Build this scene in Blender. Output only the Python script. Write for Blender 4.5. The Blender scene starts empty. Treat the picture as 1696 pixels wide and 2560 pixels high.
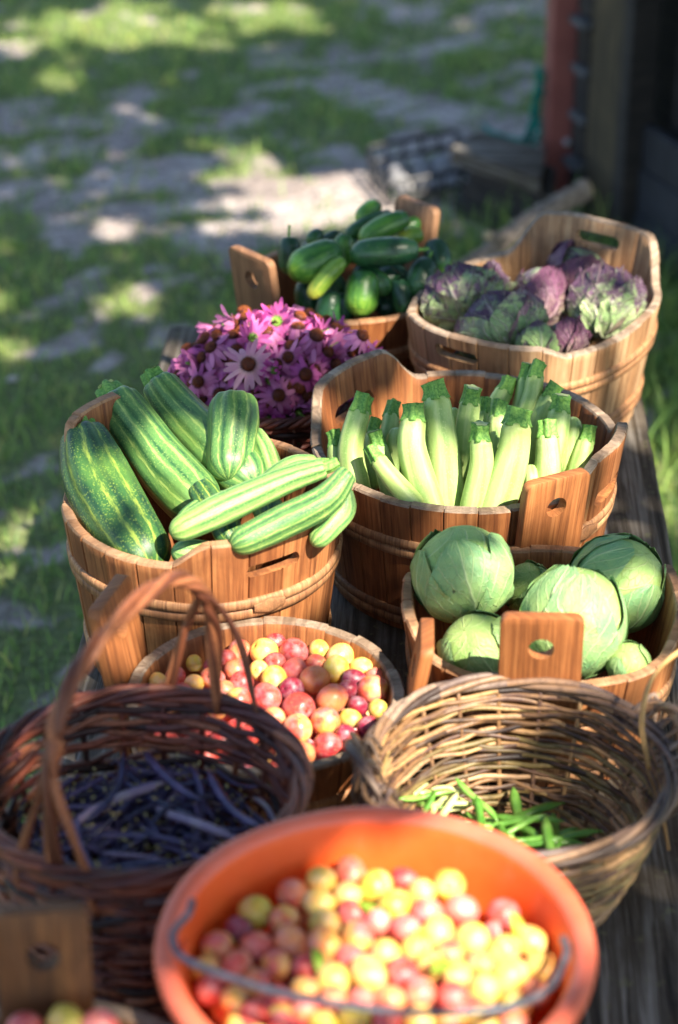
import bpy, math, random
import numpy as np
from mathutils import Vector, Matrix, noise as MN
R = math.radians; PI = math.pi; TAU = 2*PI
SC = bpy.context.scene; COL = SC.collection

# ------------------------------------------------------------------ camera, sky, sun, exposure
HC, PITCH, T = 2.25, R(29.0), 0.60          # camera height, downward pitch, table top height (m)
F = 5424.0                                  # focal length in photo pixels (50 mm lens, 23.6 mm frame height)
cam = bpy.data.cameras.new('camera'); cam_o = bpy.data.objects.new('camera', cam); COL.objects.link(cam_o)
cam.sensor_fit = 'VERTICAL'; cam.sensor_height = 23.6; cam.lens = 50.0
cam.clip_start = 0.05; cam.clip_end = 500
cam.dof.use_dof = True; cam.dof.focus_distance = 3.00; cam.dof.aperture_fstop = 1.7
cam_o.location = (0, 0, HC); cam_o.rotation_euler = (PI/2-PITCH, 0, 0)
SC.camera = cam_o
SUN_EL = R(48); SUN_H = Vector((0.62, -0.78)).normalized()
SUN = Vector((SUN_H.x*math.cos(SUN_EL), SUN_H.y*math.cos(SUN_EL), math.sin(SUN_EL)))
W = bpy.data.worlds.new('World'); SC.world = W; W.use_nodes = True
wt = W.node_tree; bg = wt.nodes['Background']
sky = wt.nodes.new('ShaderNodeTexSky'); sky.sky_type = 'NISHITA'; sky.sun_disc = False
sky.sun_elevation = SUN_EL; sky.sun_rotation = math.atan2(SUN_H.x, SUN_H.y)
wt.links.new(sky.outputs[0], bg.inputs[0]); bg.inputs[1].default_value = 0.10
sl = bpy.data.lights.new('sun', 'SUN'); sl.energy = 5.0; sl.angle = R(0.5); sl.color = (1.0, 0.90, 0.74)
so = bpy.data.objects.new('sun', sl); COL.objects.link(so); so.location = SUN*20
so.rotation_euler = (-SUN).to_track_quat('-Z', 'Y').to_euler()
SC.view_settings.view_transform = 'Standard'; SC.view_settings.look = 'None'
SC.view_settings.exposure = 1.85; SC.view_settings.gamma = 1.0
SC.cycles.max_bounces = 6; SC.cycles.diffuse_bounces = 4; SC.cycles.sample_clamp_indirect = 6

def ray(px, py):
    a = (px-848)/F; b = (1280-py)/F
    return Vector((a, math.cos(PITCH)+b*math.sin(PITCH), -math.sin(PITCH)+b*math.cos(PITCH)))
def at(px, py, z):                           # photo pixel -> point at height z
    d = ray(px, py); t = (z-HC)/d.z; return Vector((d.x*t, d.y*t, z))
def atD(px, py, D):                          # photo pixel -> point at horizontal distance D
    d = ray(px, py); t = D/d.y; return Vector((d.x*t, D, HC+d.z*t))
def pm(p):                                   # metres per photo pixel at point p
    return (p.y*math.cos(PITCH)-(p.z-HC)*math.sin(PITCH))/F

# ------------------------------------------------------------------ node helper + materials
class Mt:
    def __init__(s, name):
        s.m = bpy.data.materials.new(name); s.m.use_nodes = True; s.t = s.m.node_tree
        s.b = s.t.nodes['Principled BSDF']; s.out = s.t.nodes['Material Output']
    def put(s, sock, v):
        if isinstance(v, bpy.types.NodeSocket): s.t.links.new(v, sock)
        elif isinstance(v, (tuple, list)) and len(v) == 3 and sock.type == 'RGBA': sock.default_value = (*v, 1)
        else: sock.default_value = v
    def n(s, typ, ins=None, out=0, **pr):
        nd = s.t.nodes.new('ShaderNode'+typ)
        for k, v in pr.items(): setattr(nd, k, v)
        for k, v in (ins or {}).items(): s.put(nd.inputs[k], v)
        return nd.outputs[out]
    def noise(s, vec, scale=5, detail=4, rough=.55, dist=0, out=0):
        return s.n('TexNoise', {'Vector': vec, 'Scale': scale, 'Detail': detail, 'Roughness': rough, 'Distortion': dist}, out)
    def ramp(s, fac, stops, interp='LINEAR'):
        nd = s.t.nodes.new('ShaderNodeValToRGB'); cr = nd.color_ramp; cr.interpolation = interp
        while len(cr.elements) < len(stops): cr.elements.new(.5)
        for e, (p, c) in zip(cr.elements, stops):
            e.position = p; e.color = (*c, 1) if len(c) == 3 else c
        s.put(nd.inputs[0], fac); return nd.outputs[0]
    def mix(s, fac, a, b, mode='MIX'):
        nd = s.t.nodes.new('ShaderNodeMix'); nd.data_type = 'RGBA'; nd.blend_type = mode
        s.put(nd.inputs[0], fac); s.put(nd.inputs[6], a); s.put(nd.inputs[7], b); return nd.outputs[2]
    def math(s, op, a, b=0.0, clamp=False):
        nd = s.t.nodes.new('ShaderNodeMath'); nd.operation = op; nd.use_clamp = clamp
        s.put(nd.inputs[0], a); s.put(nd.inputs[1], b); return nd.outputs[0]
    def vmath(s, op, a, b):
        nd = s.t.nodes.new('ShaderNodeVectorMath'); nd.operation = op
        s.put(nd.inputs[0], a); s.put(nd.inputs[1], b); return nd.outputs[0]
    def coord(s, k='Object'): return s.n('TexCoord', out={'Generated':0,'Normal':1,'UV':2,'Object':3}[k])
    def attr(s, name='rnd'): return s.n('Attribute', out=2, attribute_name=name)
    def bump(s, h, strength=.3, dist=.002):
        nd = s.t.nodes.new('ShaderNodeBump'); nd.inputs['Strength'].default_value = strength
        nd.inputs['Distance'].default_value = dist; s.put(nd.inputs['Height'], h)
        s.t.links.new(nd.outputs[0], s.b.inputs['Normal'])
    def done(s, col, rough=.6, spec=.4, **kw):
        s.put(s.b.inputs['Base Color'], col); s.put(s.b.inputs['Roughness'], rough)
        s.put(s.b.inputs['Specular IOR Level'], spec)
        for k, v in kw.items(): s.put(s.b.inputs[k], v)
        return s.m
    def translucent(s, col, f=.3):
        tr = s.t.nodes.new('ShaderNodeBsdfTranslucent'); s.put(tr.inputs[0], col)
        mx = s.t.nodes.new('ShaderNodeMixShader'); mx.inputs[0].default_value = f
        s.t.links.new(s.b.outputs[0], mx.inputs[1]); s.t.links.new(tr.outputs[0], mx.inputs[2])
        s.t.links.new(mx.outputs[0], s.out.inputs[0]); return s.m

def scaled(m, vec, sc):
    return m.vmath('MULTIPLY', vec, sc)
def with_rnd(m, vec, rnd, amt=13.7):
    cmb = m.n('CombineXYZ', {0: m.math('MULTIPLY', rnd, amt), 1: m.math('MULTIPLY', rnd, amt*1.7), 2: m.math('MULTIPLY', rnd, 5.1)})
    return m.vmath('ADD', vec, cmb)

def wood_mat(name, light, mid, dark, grain=(110, 4.5, 1), rough=.62, bump=.6, stain=.55, varamt=.85):
    """grain runs along UV.v; UV in metres, per-stave 'rnd' attribute"""
    m = Mt(name); uv = m.coord('UV'); rnd = m.attr()
    v = with_rnd(m, scaled(m, uv, grain), rnd)
    g = m.noise(v, 1.0, 5, .6, 1.2)
    fine = m.noise(scaled(m, v, (5, 3, 1)), 1.0, 3, .6, .3)
    col = m.ramp(g, [(.30, dark), (.47, mid), (.68, light)])
    col = m.mix(m.ramp(fine, [(.35, (.35,)*3), (.6, (0,)*3)]), col, dark)
    big = m.noise(with_rnd(m, scaled(m, uv, (9, 6, 1)), rnd, 3.1), 1.0, 4, .65, .5)
    col = m.mix(m.math('MULTIPLY', m.ramp(big, [(.38, (1,)*3), (.62, (0,)*3)]), stain), col, dark)
    col = m.mix(m.math('MULTIPLY', rnd, varamt), col, m.mix(1.0, col, (.72, .60, .50), 'MULTIPLY'))
    hh = m.math('ADD', g, m.math('MULTIPLY', fine, .5)); m.bump(hh, bump, .0015)
    return m.done(col, rough, .35)

M = {}
M['tub'] = wood_mat('tub_wood', (.50, .220, .080), (.33, .125, .042), (.095, .032, .013))
M['tub_pale'] = wood_mat('tub_wood_pale', (.54, .36, .20), (.40, .23, .115), (.14, .075, .04))
M['tub_dark'] = wood_mat('tub_wood_dark', (.34, .16, .07), (.23, .10, .042), (.08, .035, .016))
M['rim'] = wood_mat('rim_wood', (.46, .37, .29), (.30, .22, .16), (.11, .08, .06), (60, 30, 1), .75, .8)
M['rim_tan'] = wood_mat('rim_wood_tan', (.55, .34, .20), (.40, .22, .115), (.15, .08, .045), (60, 30, 1), .7, .7)
M['hoop'] = wood_mat('hoop_wood', (.54, .30, .14), (.36, .175, .078), (.11, .055, .03), (6, 140, 1), .6, .7)
M['ear_dark'] = wood_mat('dark_ear_wood', (.22, .10, .035), (.14, .06, .022), (.05, .022, .010), (120, 4, 1))  # ear wood with the shade on the near left plank put into its colour
M['ear_brown'] = wood_mat('brown_ear_wood', (.42, .24, .13), (.28, .15, .08), (.11, .055, .03), (120, 4, 1))
M['ear'] = wood_mat('ear_wood', (.52, .225, .082), (.36, .138, .046), (.125, .045, .018), (120, 4, 1), .58, .4, .35)

def table_mat():
    m = Mt('table_wood'); v = m.coord('UV'); rnd = m.attr()
    v2 = with_rnd(m, scaled(m, v, (70, 2.2, 1)), rnd)
    g = m.noise(v2, 1, 6, .65, .8); bigv = with_rnd(m, v, rnd, 3)
    big = m.noise(scaled(m, bigv, (5, 2.2, 1)), 1, 5, .65, .6)
    col = m.ramp(g, [(.36, (.014, .012, .011)), (.50, (.085, .072, .060)), (.68, (.28, .26, .24))])
    col = m.mix(m.ramp(big, [(.42, (0,)*3), (.62, (.85,)*3)]), col, (.045, .032, .020))
    lich = m.noise(scaled(m, v, (40, 40, 1)), 1, 3, .6); col = m.mix(m.ramp(lich, [(.60, (0,)*3), (.70, (.5,)*3)]), col, (.17, .17, .085))
    m.bump(g, .9, .004); return m.done(col, .85, .2)
M['table'] = table_mat()

def plum_mat(name, base, blush, lo, hi, speck=.5, sss=.0, blush2=None):
    m = Mt(name); o = m.coord('Object'); r = m.n('ObjectInfo', out=5)
    off = m.n('CombineXYZ', {0: m.math('MULTIPLY', r, 37.0), 1: m.math('MULTIPLY', r, 91.0), 2: m.math('MULTIPLY', r, 13.0)})
    v = m.vmath('ADD', scaled(m, o, (38, 38, 38)), off)
    f = m.noise(v, 1, 3, .5); fac = m.ramp(f, [(lo, (0,)*3), (hi, (1,)*3)])
    col = m.mix(fac, base, blush)
    if blush2: col = m.mix(m.ramp(m.noise(v, 2.3, 2), [(.5, (0,)*3), (.75, (.7,)*3)]), col, blush2)
    dots = m.n('TexVoronoi', {'Vector': m.vmath('ADD', scaled(m, o, (420, 420, 420)), off), 'Scale': 1.0})
    col = m.mix(m.ramp(dots, [(.10, (speck,)*3), (.22, (0,)*3)]), col, (.75, .6, .3))
    bl = m.noise(v, 1.6, 4, .7); col = m.mix(m.ramp(bl, [(.45, (0,)*3), (.75, (.45,)*3)]), col, (.58, .45, .50))
    rs_ = m.noise(v, 4.5, 5, .8); col = m.mix(m.ramp(rs_, [(.64, (0,)*3), (.72, (.6,)*3)]), col, (.22, .10, .04))
    m.bump(rs_, .12, .001)
    return m.done(col, m.ramp(bl, [(.4, (.33,)*3), (.7, (.6,)*3)]), .5, **{'Subsurface Weight': .12, 'Subsurface Radius': (.012, .004, .002), 'Subsurface Scale': 1.0})
PL = {
 'r': plum_mat('plum_red', (.58, .070, .045), (.36, .018, .028), .35, .65),
 'o': plum_mat('plum_orange', (.78, .29, .10), (.60, .09, .065), .38, .62),
 'm': plum_mat('plum_mixed', (.76, .42, .085), (.60, .075, .050), .42, .60),
 'y': plum_mat('plum_yellow', (.76, .50, .095), (.76, .30, .085), .46, .68),
 'g': plum_mat('plum_green_yellow', (.52, .42, .045), (.60, .34, .05), .42, .66),
 'd': plum_mat('plum_dark', (.30, .014, .035), (.16, .008, .040), .35, .65, .3),
 'p': plum_mat('plum_pink', (.80, .24, .17), (.68, .075, .08), .35, .65)}
PLN = {'r': 'red', 'o': 'orange', 'm': 'red blushed yellow', 'y': 'yellow', 'g': 'greenish yellow', 'd': 'dark purple red', 'p': 'pinkish red'}

def zuc_mat(name, c_light, c_dark, c_stripe, nstripe, speck, blotch=.5, yellow=(.45, .50, .05)):
    """u = around (0..1), v = along (0..1)"""
    m = Mt(name); uv = m.coord('UV'); r = m.n('ObjectInfo', out=5)
    off = m.n('CombineXYZ', {0: m.math('MULTIPLY', r, 31.0), 1: m.math('MULTIPLY', r, 17.0), 2: r})
    sep = m.n('SeparateXYZ', {0: uv}, 0); o = m.coord('Object')
    wob = m.noise(m.vmath('ADD', scaled(m, uv, (9, 5, 1)), off), 1, 4, .6)
    ang = m.math('ADD', m.math('MULTIPLY', sep, TAU*nstripe), m.math('MULTIPLY', m.math('SUBTRACT', wob, .5), 3.0))
    st = m.math('ADD', m.math('MULTIPLY', m.math('SINE', ang), .5), .5)
    st2 = m.math('ADD', m.math('MULTIPLY', m.math('SINE', m.math('MULTIPLY', ang, 2.0)), .5), .5)
    fac = m.math('ADD', m.math('MULTIPLY', st, .62), m.math('ADD', m.math('MULTIPLY', st2, .20), .15))
    bl = m.noise(m.vmath('ADD', scaled(m, uv, (80, 16, 1)), off), 1, 5, .75)
    fac = m.math('ADD', fac, m.math('MULTIPLY', m.math('SUBTRACT', bl, .5), blotch*2.0))
    col = m.ramp(fac, [(.15, c_dark), (.55, c_light), (.78, c_light), (1.0, c_stripe)])
    sp = m.n('TexVoronoi', {'Vector': scaled(m, o, (300, 300, 300)), 'Scale': 1.0})
    spm = m.ramp(sp, [(.20, (speck,)*3), (.42, (0,)*3)])
    col = m.mix(m.math('MULTIPLY', spm, m.ramp(m.noise(scaled(m, o, (45,)*3), 1, 3), [(.35, (.1,)*3), (.6, (1,)*3)])), col, c_stripe)
    big = m.noise(m.vmath('ADD', scaled(m, o, (9, 9, 9)), off), 1, 2)
    col = m.mix(m.ramp(big, [(.50, (0,)*3), (.75, (.55,)*3)]), col, yellow)
    sc = m.noise(m.vmath('ADD', scaled(m, uv, (26, 7, 1)), off), 1, 6, .8, .6)
    col = m.mix(m.ramp(sc, [(.64, (0,)*3), (.70, (.65,)*3)]), col, (.36, .30, .14))
    m.bump(m.math('ADD', bl, m.math('MULTIPLY', m.noise(scaled(m, o, (160, 160, 160)), 1, 2), .4)), .45, .0014)
    return m.done(col, m.ramp(bl, [(.35, (.30,)*3), (.7, (.48,)*3)]), .42)
M['zuc_pale'] = zuc_mat('pale_zucchini_skin', (.33, .46, .15), (.19, .32, .085), (.45, .54, .22), 5, .45, .20, (.42, .48, .11))
M['zuc_dark'] = zuc_mat('dark_zucchini_skin', (.030, .095, .026), (.010, .038, .018), (.27, .36, .055), 9, .55, .5, (.10, .20, .03))
M['zuc_mid'] = zuc_mat('striped_zucchini_skin', (.085, .20, .055), (.022, .085, .032), (.33, .44, .12), 11, .45, .5, (.14, .22, .03))
M['zuc_light'] = zuc_mat('light_zucchini_skin', (.17, .31, .085), (.045, .15, .045), (.38, .50, .17), 9, .35, .45, (.26, .34, .05))
M['cuc'] = None
def cuc_mat(name, dark, mid, light, lo):
    m = Mt(name); uv = m.coord('UV'); o = m.coord('Object'); r = m.n('ObjectInfo', out=5)
    v = m.n('SeparateXYZ', {0: uv}, 1); u = m.n('SeparateXYZ', {0: uv}, 0)
    off = m.n('CombineXYZ', {0: m.math('MULTIPLY', r, 31.0), 1: m.math('MULTIPLY', r, 17.0), 2: r})
    ns = m.noise(m.vmath('ADD', scaled(m, uv, (26, 3, 1)), off), 1, 3)
    n2 = m.noise(m.vmath('ADD', scaled(m, o, (22, 22, 22)), off), 1, 3)
    fac = m.math('ADD', m.math('SUBTRACT', m.math('MULTIPLY', v, .65), .02), m.math('MULTIPLY', m.math('ADD', m.math('SUBTRACT', ns, .5), m.math('SUBTRACT', n2, .5)), .75))
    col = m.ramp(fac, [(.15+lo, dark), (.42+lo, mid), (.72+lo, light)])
    vo = m.n('TexVoronoi', {'Vector': scaled(m, o, (95, 95, 95)), 'Scale': 1.0})
    wart = m.ramp(vo, [(.0, (1,)*3), (.30, (0,)*3)])
    col = m.mix(m.math('MULTIPLY', m.ramp(vo, [(.05, (1,)*3), (.12, (0,)*3)]), .5), col, light)
    m.bump(m.math('ADD', wart, m.math('MULTIPLY', n2, .6)), .55, .0022)
    return m.done(col, .36, .45)
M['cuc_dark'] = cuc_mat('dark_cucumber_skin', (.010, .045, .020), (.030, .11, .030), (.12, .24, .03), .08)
M['cuc_green'] = cuc_mat('green_cucumber_skin', (.022, .095, .018), (.07, .20, .025), (.24, .40, .05), -.02)
M['cuc_yellow'] = cuc_mat('yellow_cucumber_skin', (.06, .17, .02), (.20, .32, .035), (.60, .58, .08), -.08)

def stub_mat(name, a, b):
    m = Mt(name); o = m.coord('Object'); f = m.noise(scaled(m, o, (260, 260, 260)), 1, 4, .7)
    m.bump(f, .6, .002); return m.done(m.ramp(f, [(.35, a), (.65, b)]), .6, .3)
M['stub'] = stub_mat('zucchini_stem', (.050, .17, .030), (.20, .38, .075))
M['stub_pale'] = stub_mat('pale_stem', (.16, .30, .09), (.34, .46, .16))
M['stub_cut'] = stub_mat('cut_stem', (.34, .42, .16), (.52, .58, .28))

def leaf_mat(name, base, alt, vein, veinw=1.0, purple=None, pl=(.4, .6), rough=.5, bumpk=.5, spots=None):
    """leaf UV: u -1..1 across (stored 0..1), v 0..1 base to tip"""
    m = Mt(name); uv = m.coord('UV'); rnd = m.attr(); o = m.coord('Object'); ri = m.n('ObjectInfo', out=5)
    u0 = m.n('SeparateXYZ', {0: uv}, 0); v = m.n('SeparateXYZ', {0: uv}, 1)
    nz = m.noise(with_rnd(m, scaled(m, uv, (4, 4, 1)), rnd), 1, 4)
    u = m.math('ABSOLUTE', m.math('ADD', m.math('MULTIPLY', m.math('SUBTRACT', u0, .5), 2.0), m.math('MULTIPLY', m.math('SUBTRACT', nz, .5), .16)))
    midr = m.ramp(u, [(.0, (1,)*3), (.055*veinw, (0,)*3)])
    ph = m.math('SUBTRACT', m.math('MULTIPLY', v, 5.5), m.math('MULTIPLY', m.math('POWER', u, .7), 3.0))
    fr = m.math('ABSOLUTE', m.math('SUBTRACT', m.math('FRACT', m.math('ADD', ph, m.math('MULTIPLY', nz, .8))), .5))
    lat = m.ramp(fr, [(.0, (.9,)*3), (.075*veinw, (0,)*3)])
    cell = m.n('TexVoronoi', {'Vector': with_rnd(m, scaled(m, uv, (16, 13, 1)), rnd), 'Scale': 1.0}, feature='DISTANCE_TO_EDGE')
    fine = m.ramp(cell, [(.0, (.45,)*3), (.06, (0,)*3)])
    vn = m.math('MAXIMUM', m.math('MAXIMUM', midr, lat), fine)
    big = m.noise(m.vmath('ADD', scaled(m, o, (16, 16, 16)), with_rnd(m, (0, 0, 0), rnd)), 1, 4, .6)
    col = m.ramp(big, [(.35, base), (.65, alt)])
    if purple:
        pf = m.noise(m.vmath('ADD', scaled(m, o, (34, 34, 34)), with_rnd(m, (0, 0, 0), ri, 21.)), 1, 5, .7)
        pf = m.math('ADD', m.math('ADD', pf, m.math('MULTIPLY', m.math('SUBTRACT', v, .52), .38)), m.math('MULTIPLY', m.math('SUBTRACT', rnd, .5), .10))
        pc = m.ramp(big, [(.4, purple), (.6, tuple(min(1, c*1.9+.02) for c in purple))])
        col = m.mix(m.ramp(pf, [(pl[0], (0,)*3), (pl[1], (1,)*3)]), col, pc)
        col = m.mix(m.math('MULTIPLY', vn, m.ramp(v, [(.25, (.9,)*3), (.8, (.25,)*3)])), col, vein)
    else:
        col = m.mix(m.math('MULTIPLY', m.math('MAXIMUM', m.math('MAXIMUM', midr, lat), m.math('MULTIPLY', fine, .6)), .85), col, vein)
    if spots:
        hv = m.n('TexVoronoi', {'Vector': scaled(m, o, (30, 30, 30)), 'Scale': 1.0}); col = m.mix(m.ramp(hv, [(.055, (.85,)*3), (.085, (0,)*3)]), col, (.03, .045, .02))
        s = m.noise(scaled(m, o, (24, 24, 24)), 1, 5, .75); col = m.mix(m.ramp(s, [(.60, (0,)*3), (.78, (.55,)*3)]), col, spots)
    m.bump(m.math('ADD', m.math('MULTIPLY', vn, 1.0), m.math('MULTIPLY', nz, 1.2)), bumpk, .005)
    return m.done(col, rough, .35)
M['cab'] = leaf_mat('cabbage_leaf', (.125, .28, .120), (.27, .41, .135), (.46, .58, .28), 1.0, rough=.52, spots=(.22, .24, .10))
M['cab_in'] = leaf_mat('cabbage_inner_leaf', (.20, .35, .095), (.33, .45, .14), (.46, .56, .25), 1.0, rough=.52, spots=(.36, .36, .13))
M['let'] = leaf_mat('lettuce_leaf', (.16, .28, .10), (.34, .42, .20), (.50, .46, .38), 1.6, (.052, .022, .050), (.42, .60), .45, .8)
M['let_p'] = leaf_mat('lettuce_purple_leaf', (.18, .16, .10), (.34, .22, .22), (.46, .32, .34), 1.6, (.060, .016, .042), (.32, .52), .45, .8)
M['let_g'] = leaf_mat('lettuce_green_leaf', (.13, .27, .08), (.32, .44, .16), (.52, .52, .36), 1.6, (.06, .025, .05), (.50, .66), .45, .8)

def simple(name, a, b, sc=40, rough=.5, spec=.4, trans=0, tcol=None, bump=.2, detail=3, usernd=False):
    m = Mt(name); o = m.coord('Object'); f = m.noise(scaled(m, o, (sc,)*3), 1, detail, .6)
    if usernd: f = m.math('ADD', m.math('MULTIPLY', f, .5), m.math('MULTIPLY', m.attr(), .5))
    col = m.ramp(f, [(.32, a), (.68, b)])
    if bump: m.bump(f, bump, .002)
    m.done(col, rough, spec)
    if trans: m.translucent(tcol or col, trans)
    return m.m

def petal_mat(name, a, b, tip):
    m = Mt(name); uv = m.coord('UV'); rnd = m.attr(); v = m.n('SeparateXYZ', {0: uv}, 1)
    g = m.noise(with_rnd(m, scaled(m, uv, (14, 1.2, 1)), rnd), 1, 3); col = m.ramp(m.math('ADD', m.math('MULTIPLY', g, .6), m.math('MULTIPLY', rnd, .4)), [(.3, a), (.7, b)])
    col = m.mix(m.ramp(v, [(.0, (.5,)*3), (.35, (0,)*3), (.85, (0,)*3), (1, (.35,)*3)]), col, tip)
    m.bump(g, .4, .001); m.done(col, .5, .25); m.translucent(col, .30); return m.m
M['petal'] = petal_mat('coneflower_petal', (.46, .12, .33), (.70, .28, .50), (.54, .20, .40))
M['petal_deep'] = petal_mat('coneflower_petal_deep', (.44, .060, .29), (.70, .18, .47), (.52, .13, .35))
M['petal_pale'] = petal_mat('coneflower_petal_pale', (.52, .20, .34), (.74, .42, .50), (.66, .50, .34))
M['cone'] = simple('flower_cone', (.030, .006, .005), (.10, .018, .008), 300, .6, .3)
M['cone_tip'] = simple('flower_cone_tip', (.16, .030, .008), (.32, .09, .015), 300, .55, .3)
M['cone_green'] = simple('flower_cone_green', (.10, .22, .03), (.25, .40, .07), 200, .6, .3)

def bean_mat(name, a, b, c):
    m = Mt(name); uv = m.coord('UV'); o = m.coord('Object'); r = m.n('ObjectInfo', out=5)
    off = m.n('CombineXYZ', {0: m.math('MULTIPLY', r, 31.0), 1: m.math('MULTIPLY', r, 17.0), 2: r})
    f = m.noise(m.vmath('ADD', scaled(m, o, (45, 45, 45)), off), 1, 4, .65)
    col = m.ramp(m.math('ADD', m.math('MULTIPLY', f, .7), m.math('MULTIPLY', r, .3)), [(.28, a), (.5, b), (.72, c)])
    m.bump(f, .3, .001); return m.done(col, .34, .5)
M['bean_p'] = bean_mat('purple_bean', (.010, .007, .026), (.030, .024, .080), (.105, .070, .16))
M['bean_pl'] = bean_mat('purple_bean_pale', (.10, .065, .13), (.20, .14, .22), (.30, .26, .25))
M['bean_g'] = bean_mat('green_bean', (.05, .17, .02), (.11, .27, .04), (.24, .42, .09))
M['bean_y'] = bean_mat('pale_bean', (.42, .50, .16), (.58, .62, .28), (.70, .70, .40))

def wicker_mat(name, cols, rough=.5):
    m = Mt(name); rnd = m.attr(); uv = m.coord('UV'); o = m.coord('Object')
    st = m.noise(scaled(m, uv, (3, 30, 1)), 1, 4, .6)
    f = m.math('ADD', rnd, m.math('MULTIPLY', m.math('SUBTRACT', st, .5), .35))
    col = m.ramp(f, [(i/(len(cols)-1), c) for i, c in enumerate(cols)])
    d = m.noise(scaled(m, o, (120,)*3), 1, 3, .6); col = m.mix(m.ramp(d, [(.5, (0,)*3), (.72, (.5,)*3)]), col, cols[0])
    m.bump(m.math('ADD', st, d), .4, .0015); return m.done(col, rough, .4)
M['wick_red'] = wicker_mat('brown_willow', [(.016, .006, .006), (.080, .016, .010), (.19, .045, .020), (.070, .020, .022), (.26, .085, .040)])
M['wick_handle'] = wicker_mat('willow_handle', [(.075, .022, .012), (.18, .058, .026), (.28, .10, .042)])
M['wick_tan'] = wicker_mat('tan_willow', [(.020, .011, .010), (.22, .115, .048), (.060, .030, .026), (.40, .23, .10), (.17, .125, .045), (.045, .022, .018), (.46, .28, .15)])
M['wick_rim'] = wicker_mat('grey_willow_rim', [(.030, .018, .016), (.13, .085, .065), (.24, .135, .07), (.075, .05, .05), (.30, .21, .15)])
M['wick_yel'] = wicker_mat('yellow_willow', [(.20, .10, .03), (.38, .20, .06), (.45, .28, .10)])

def orange_mat(name, a, b, worn):
    m = Mt(name); o = m.coord('Object'); f = m.noise(scaled(m, o, (7,)*3), 1, 5, .65); s = m.noise(scaled(m, o, (60, 60, 12)), 1, 5, .75)
    col = m.ramp(f, [(.35, a), (.68, b)]); col = m.mix(m.ramp(s, [(.62, (0,)*3), (.82, (.5,)*3)]), col, worn)
    m.bump(m.math('ADD', f, m.math('MULTIPLY', s, .25)), .15, .003)
    return m.done(col, m.ramp(s, [(.3, (.36,)*3), (.7, (.6,)*3)]), .45)
M['orange'] = orange_mat('orange_plastic', (.72, .085, .010), (.78, .13, .024), (.66, .24, .13))
M['orange_rim'] = orange_mat('worn_pink_rim', (.70, .11, .045), (.64, .17, .11), (.50, .26, .20))
M['wire'] = simple('grey_wire', (.07, .08, .10), (.17, .19, .23), 90, .4, .5); M['wire'].node_tree.nodes['Principled BSDF'].inputs['Metallic'].default_value = .6
M['leaf_g'] = simple('small_leaf', (.16, .34, .03), (.34, .50, .06), 60, .5, .3, .3)
M['leaf_y'] = simple('yellow_leaf', (.45, .46, .04), (.62, .60, .08), 60, .5, .3, .3)
M['black'] = simple('black_plastic', (.012, .013, .016), (.035, .037, .045), 40, .45, .4)
M['rope'] = simple('teal_rope', (.0, .09, .075), (.01, .20, .16), 300, .7, .2)
M['bark'] = simple('bark', (.085, .07, .06), (.27, .225, .19), 45, .9, .15, bump=.9, detail=6)
M['cutwood'] = simple('sawn_end', (.30, .22, .12), (.48, .37, .22), 60, .7, .3)
M['redpaint'] = simple('red_paint', (.17, .050, .044), (.24, .078, .066), 9, .65, .3, bump=.15, detail=6)
M['shedwood'] = wood_mat('shed_wood', (.055, .048, .042), (.032, .028, .027), (.012, .011, .012), (5, 60, 1), .85, .8)
M['shedblue'] = wood_mat('shed_siding', (.050, .056, .074), (.028, .032, .044), (.010, .011, .016), (4, 70, 1), .8, .8)
M['shedolive'] = wood_mat('shed_board', (.17, .14, .075), (.090, .075, .045), (.030, .026, .02), (60, 4, 1), .85, .6)
M['chink'] = simple('pale_grey', (.16, .16, .17), (.32, .32, .34), 70, .9, .2)
M['pebble'] = simple('pebble', (.20, .17, .15), (.48, .43, .39), 8, .85, .2, usernd=True)
M['dull_grey'] = simple('dull_grey', (.055, .055, .060), (.12, .12, .13), 60, .9, .2)
M['steel'] = simple('bolt_steel', (.25, .25, .26), (.4, .4, .42), 90, .4, .5)
M['crumbs'] = simple('dry_bits', (.30, .22, .08), (.50, .44, .20), 90, .8, .2, usernd=True)

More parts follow.
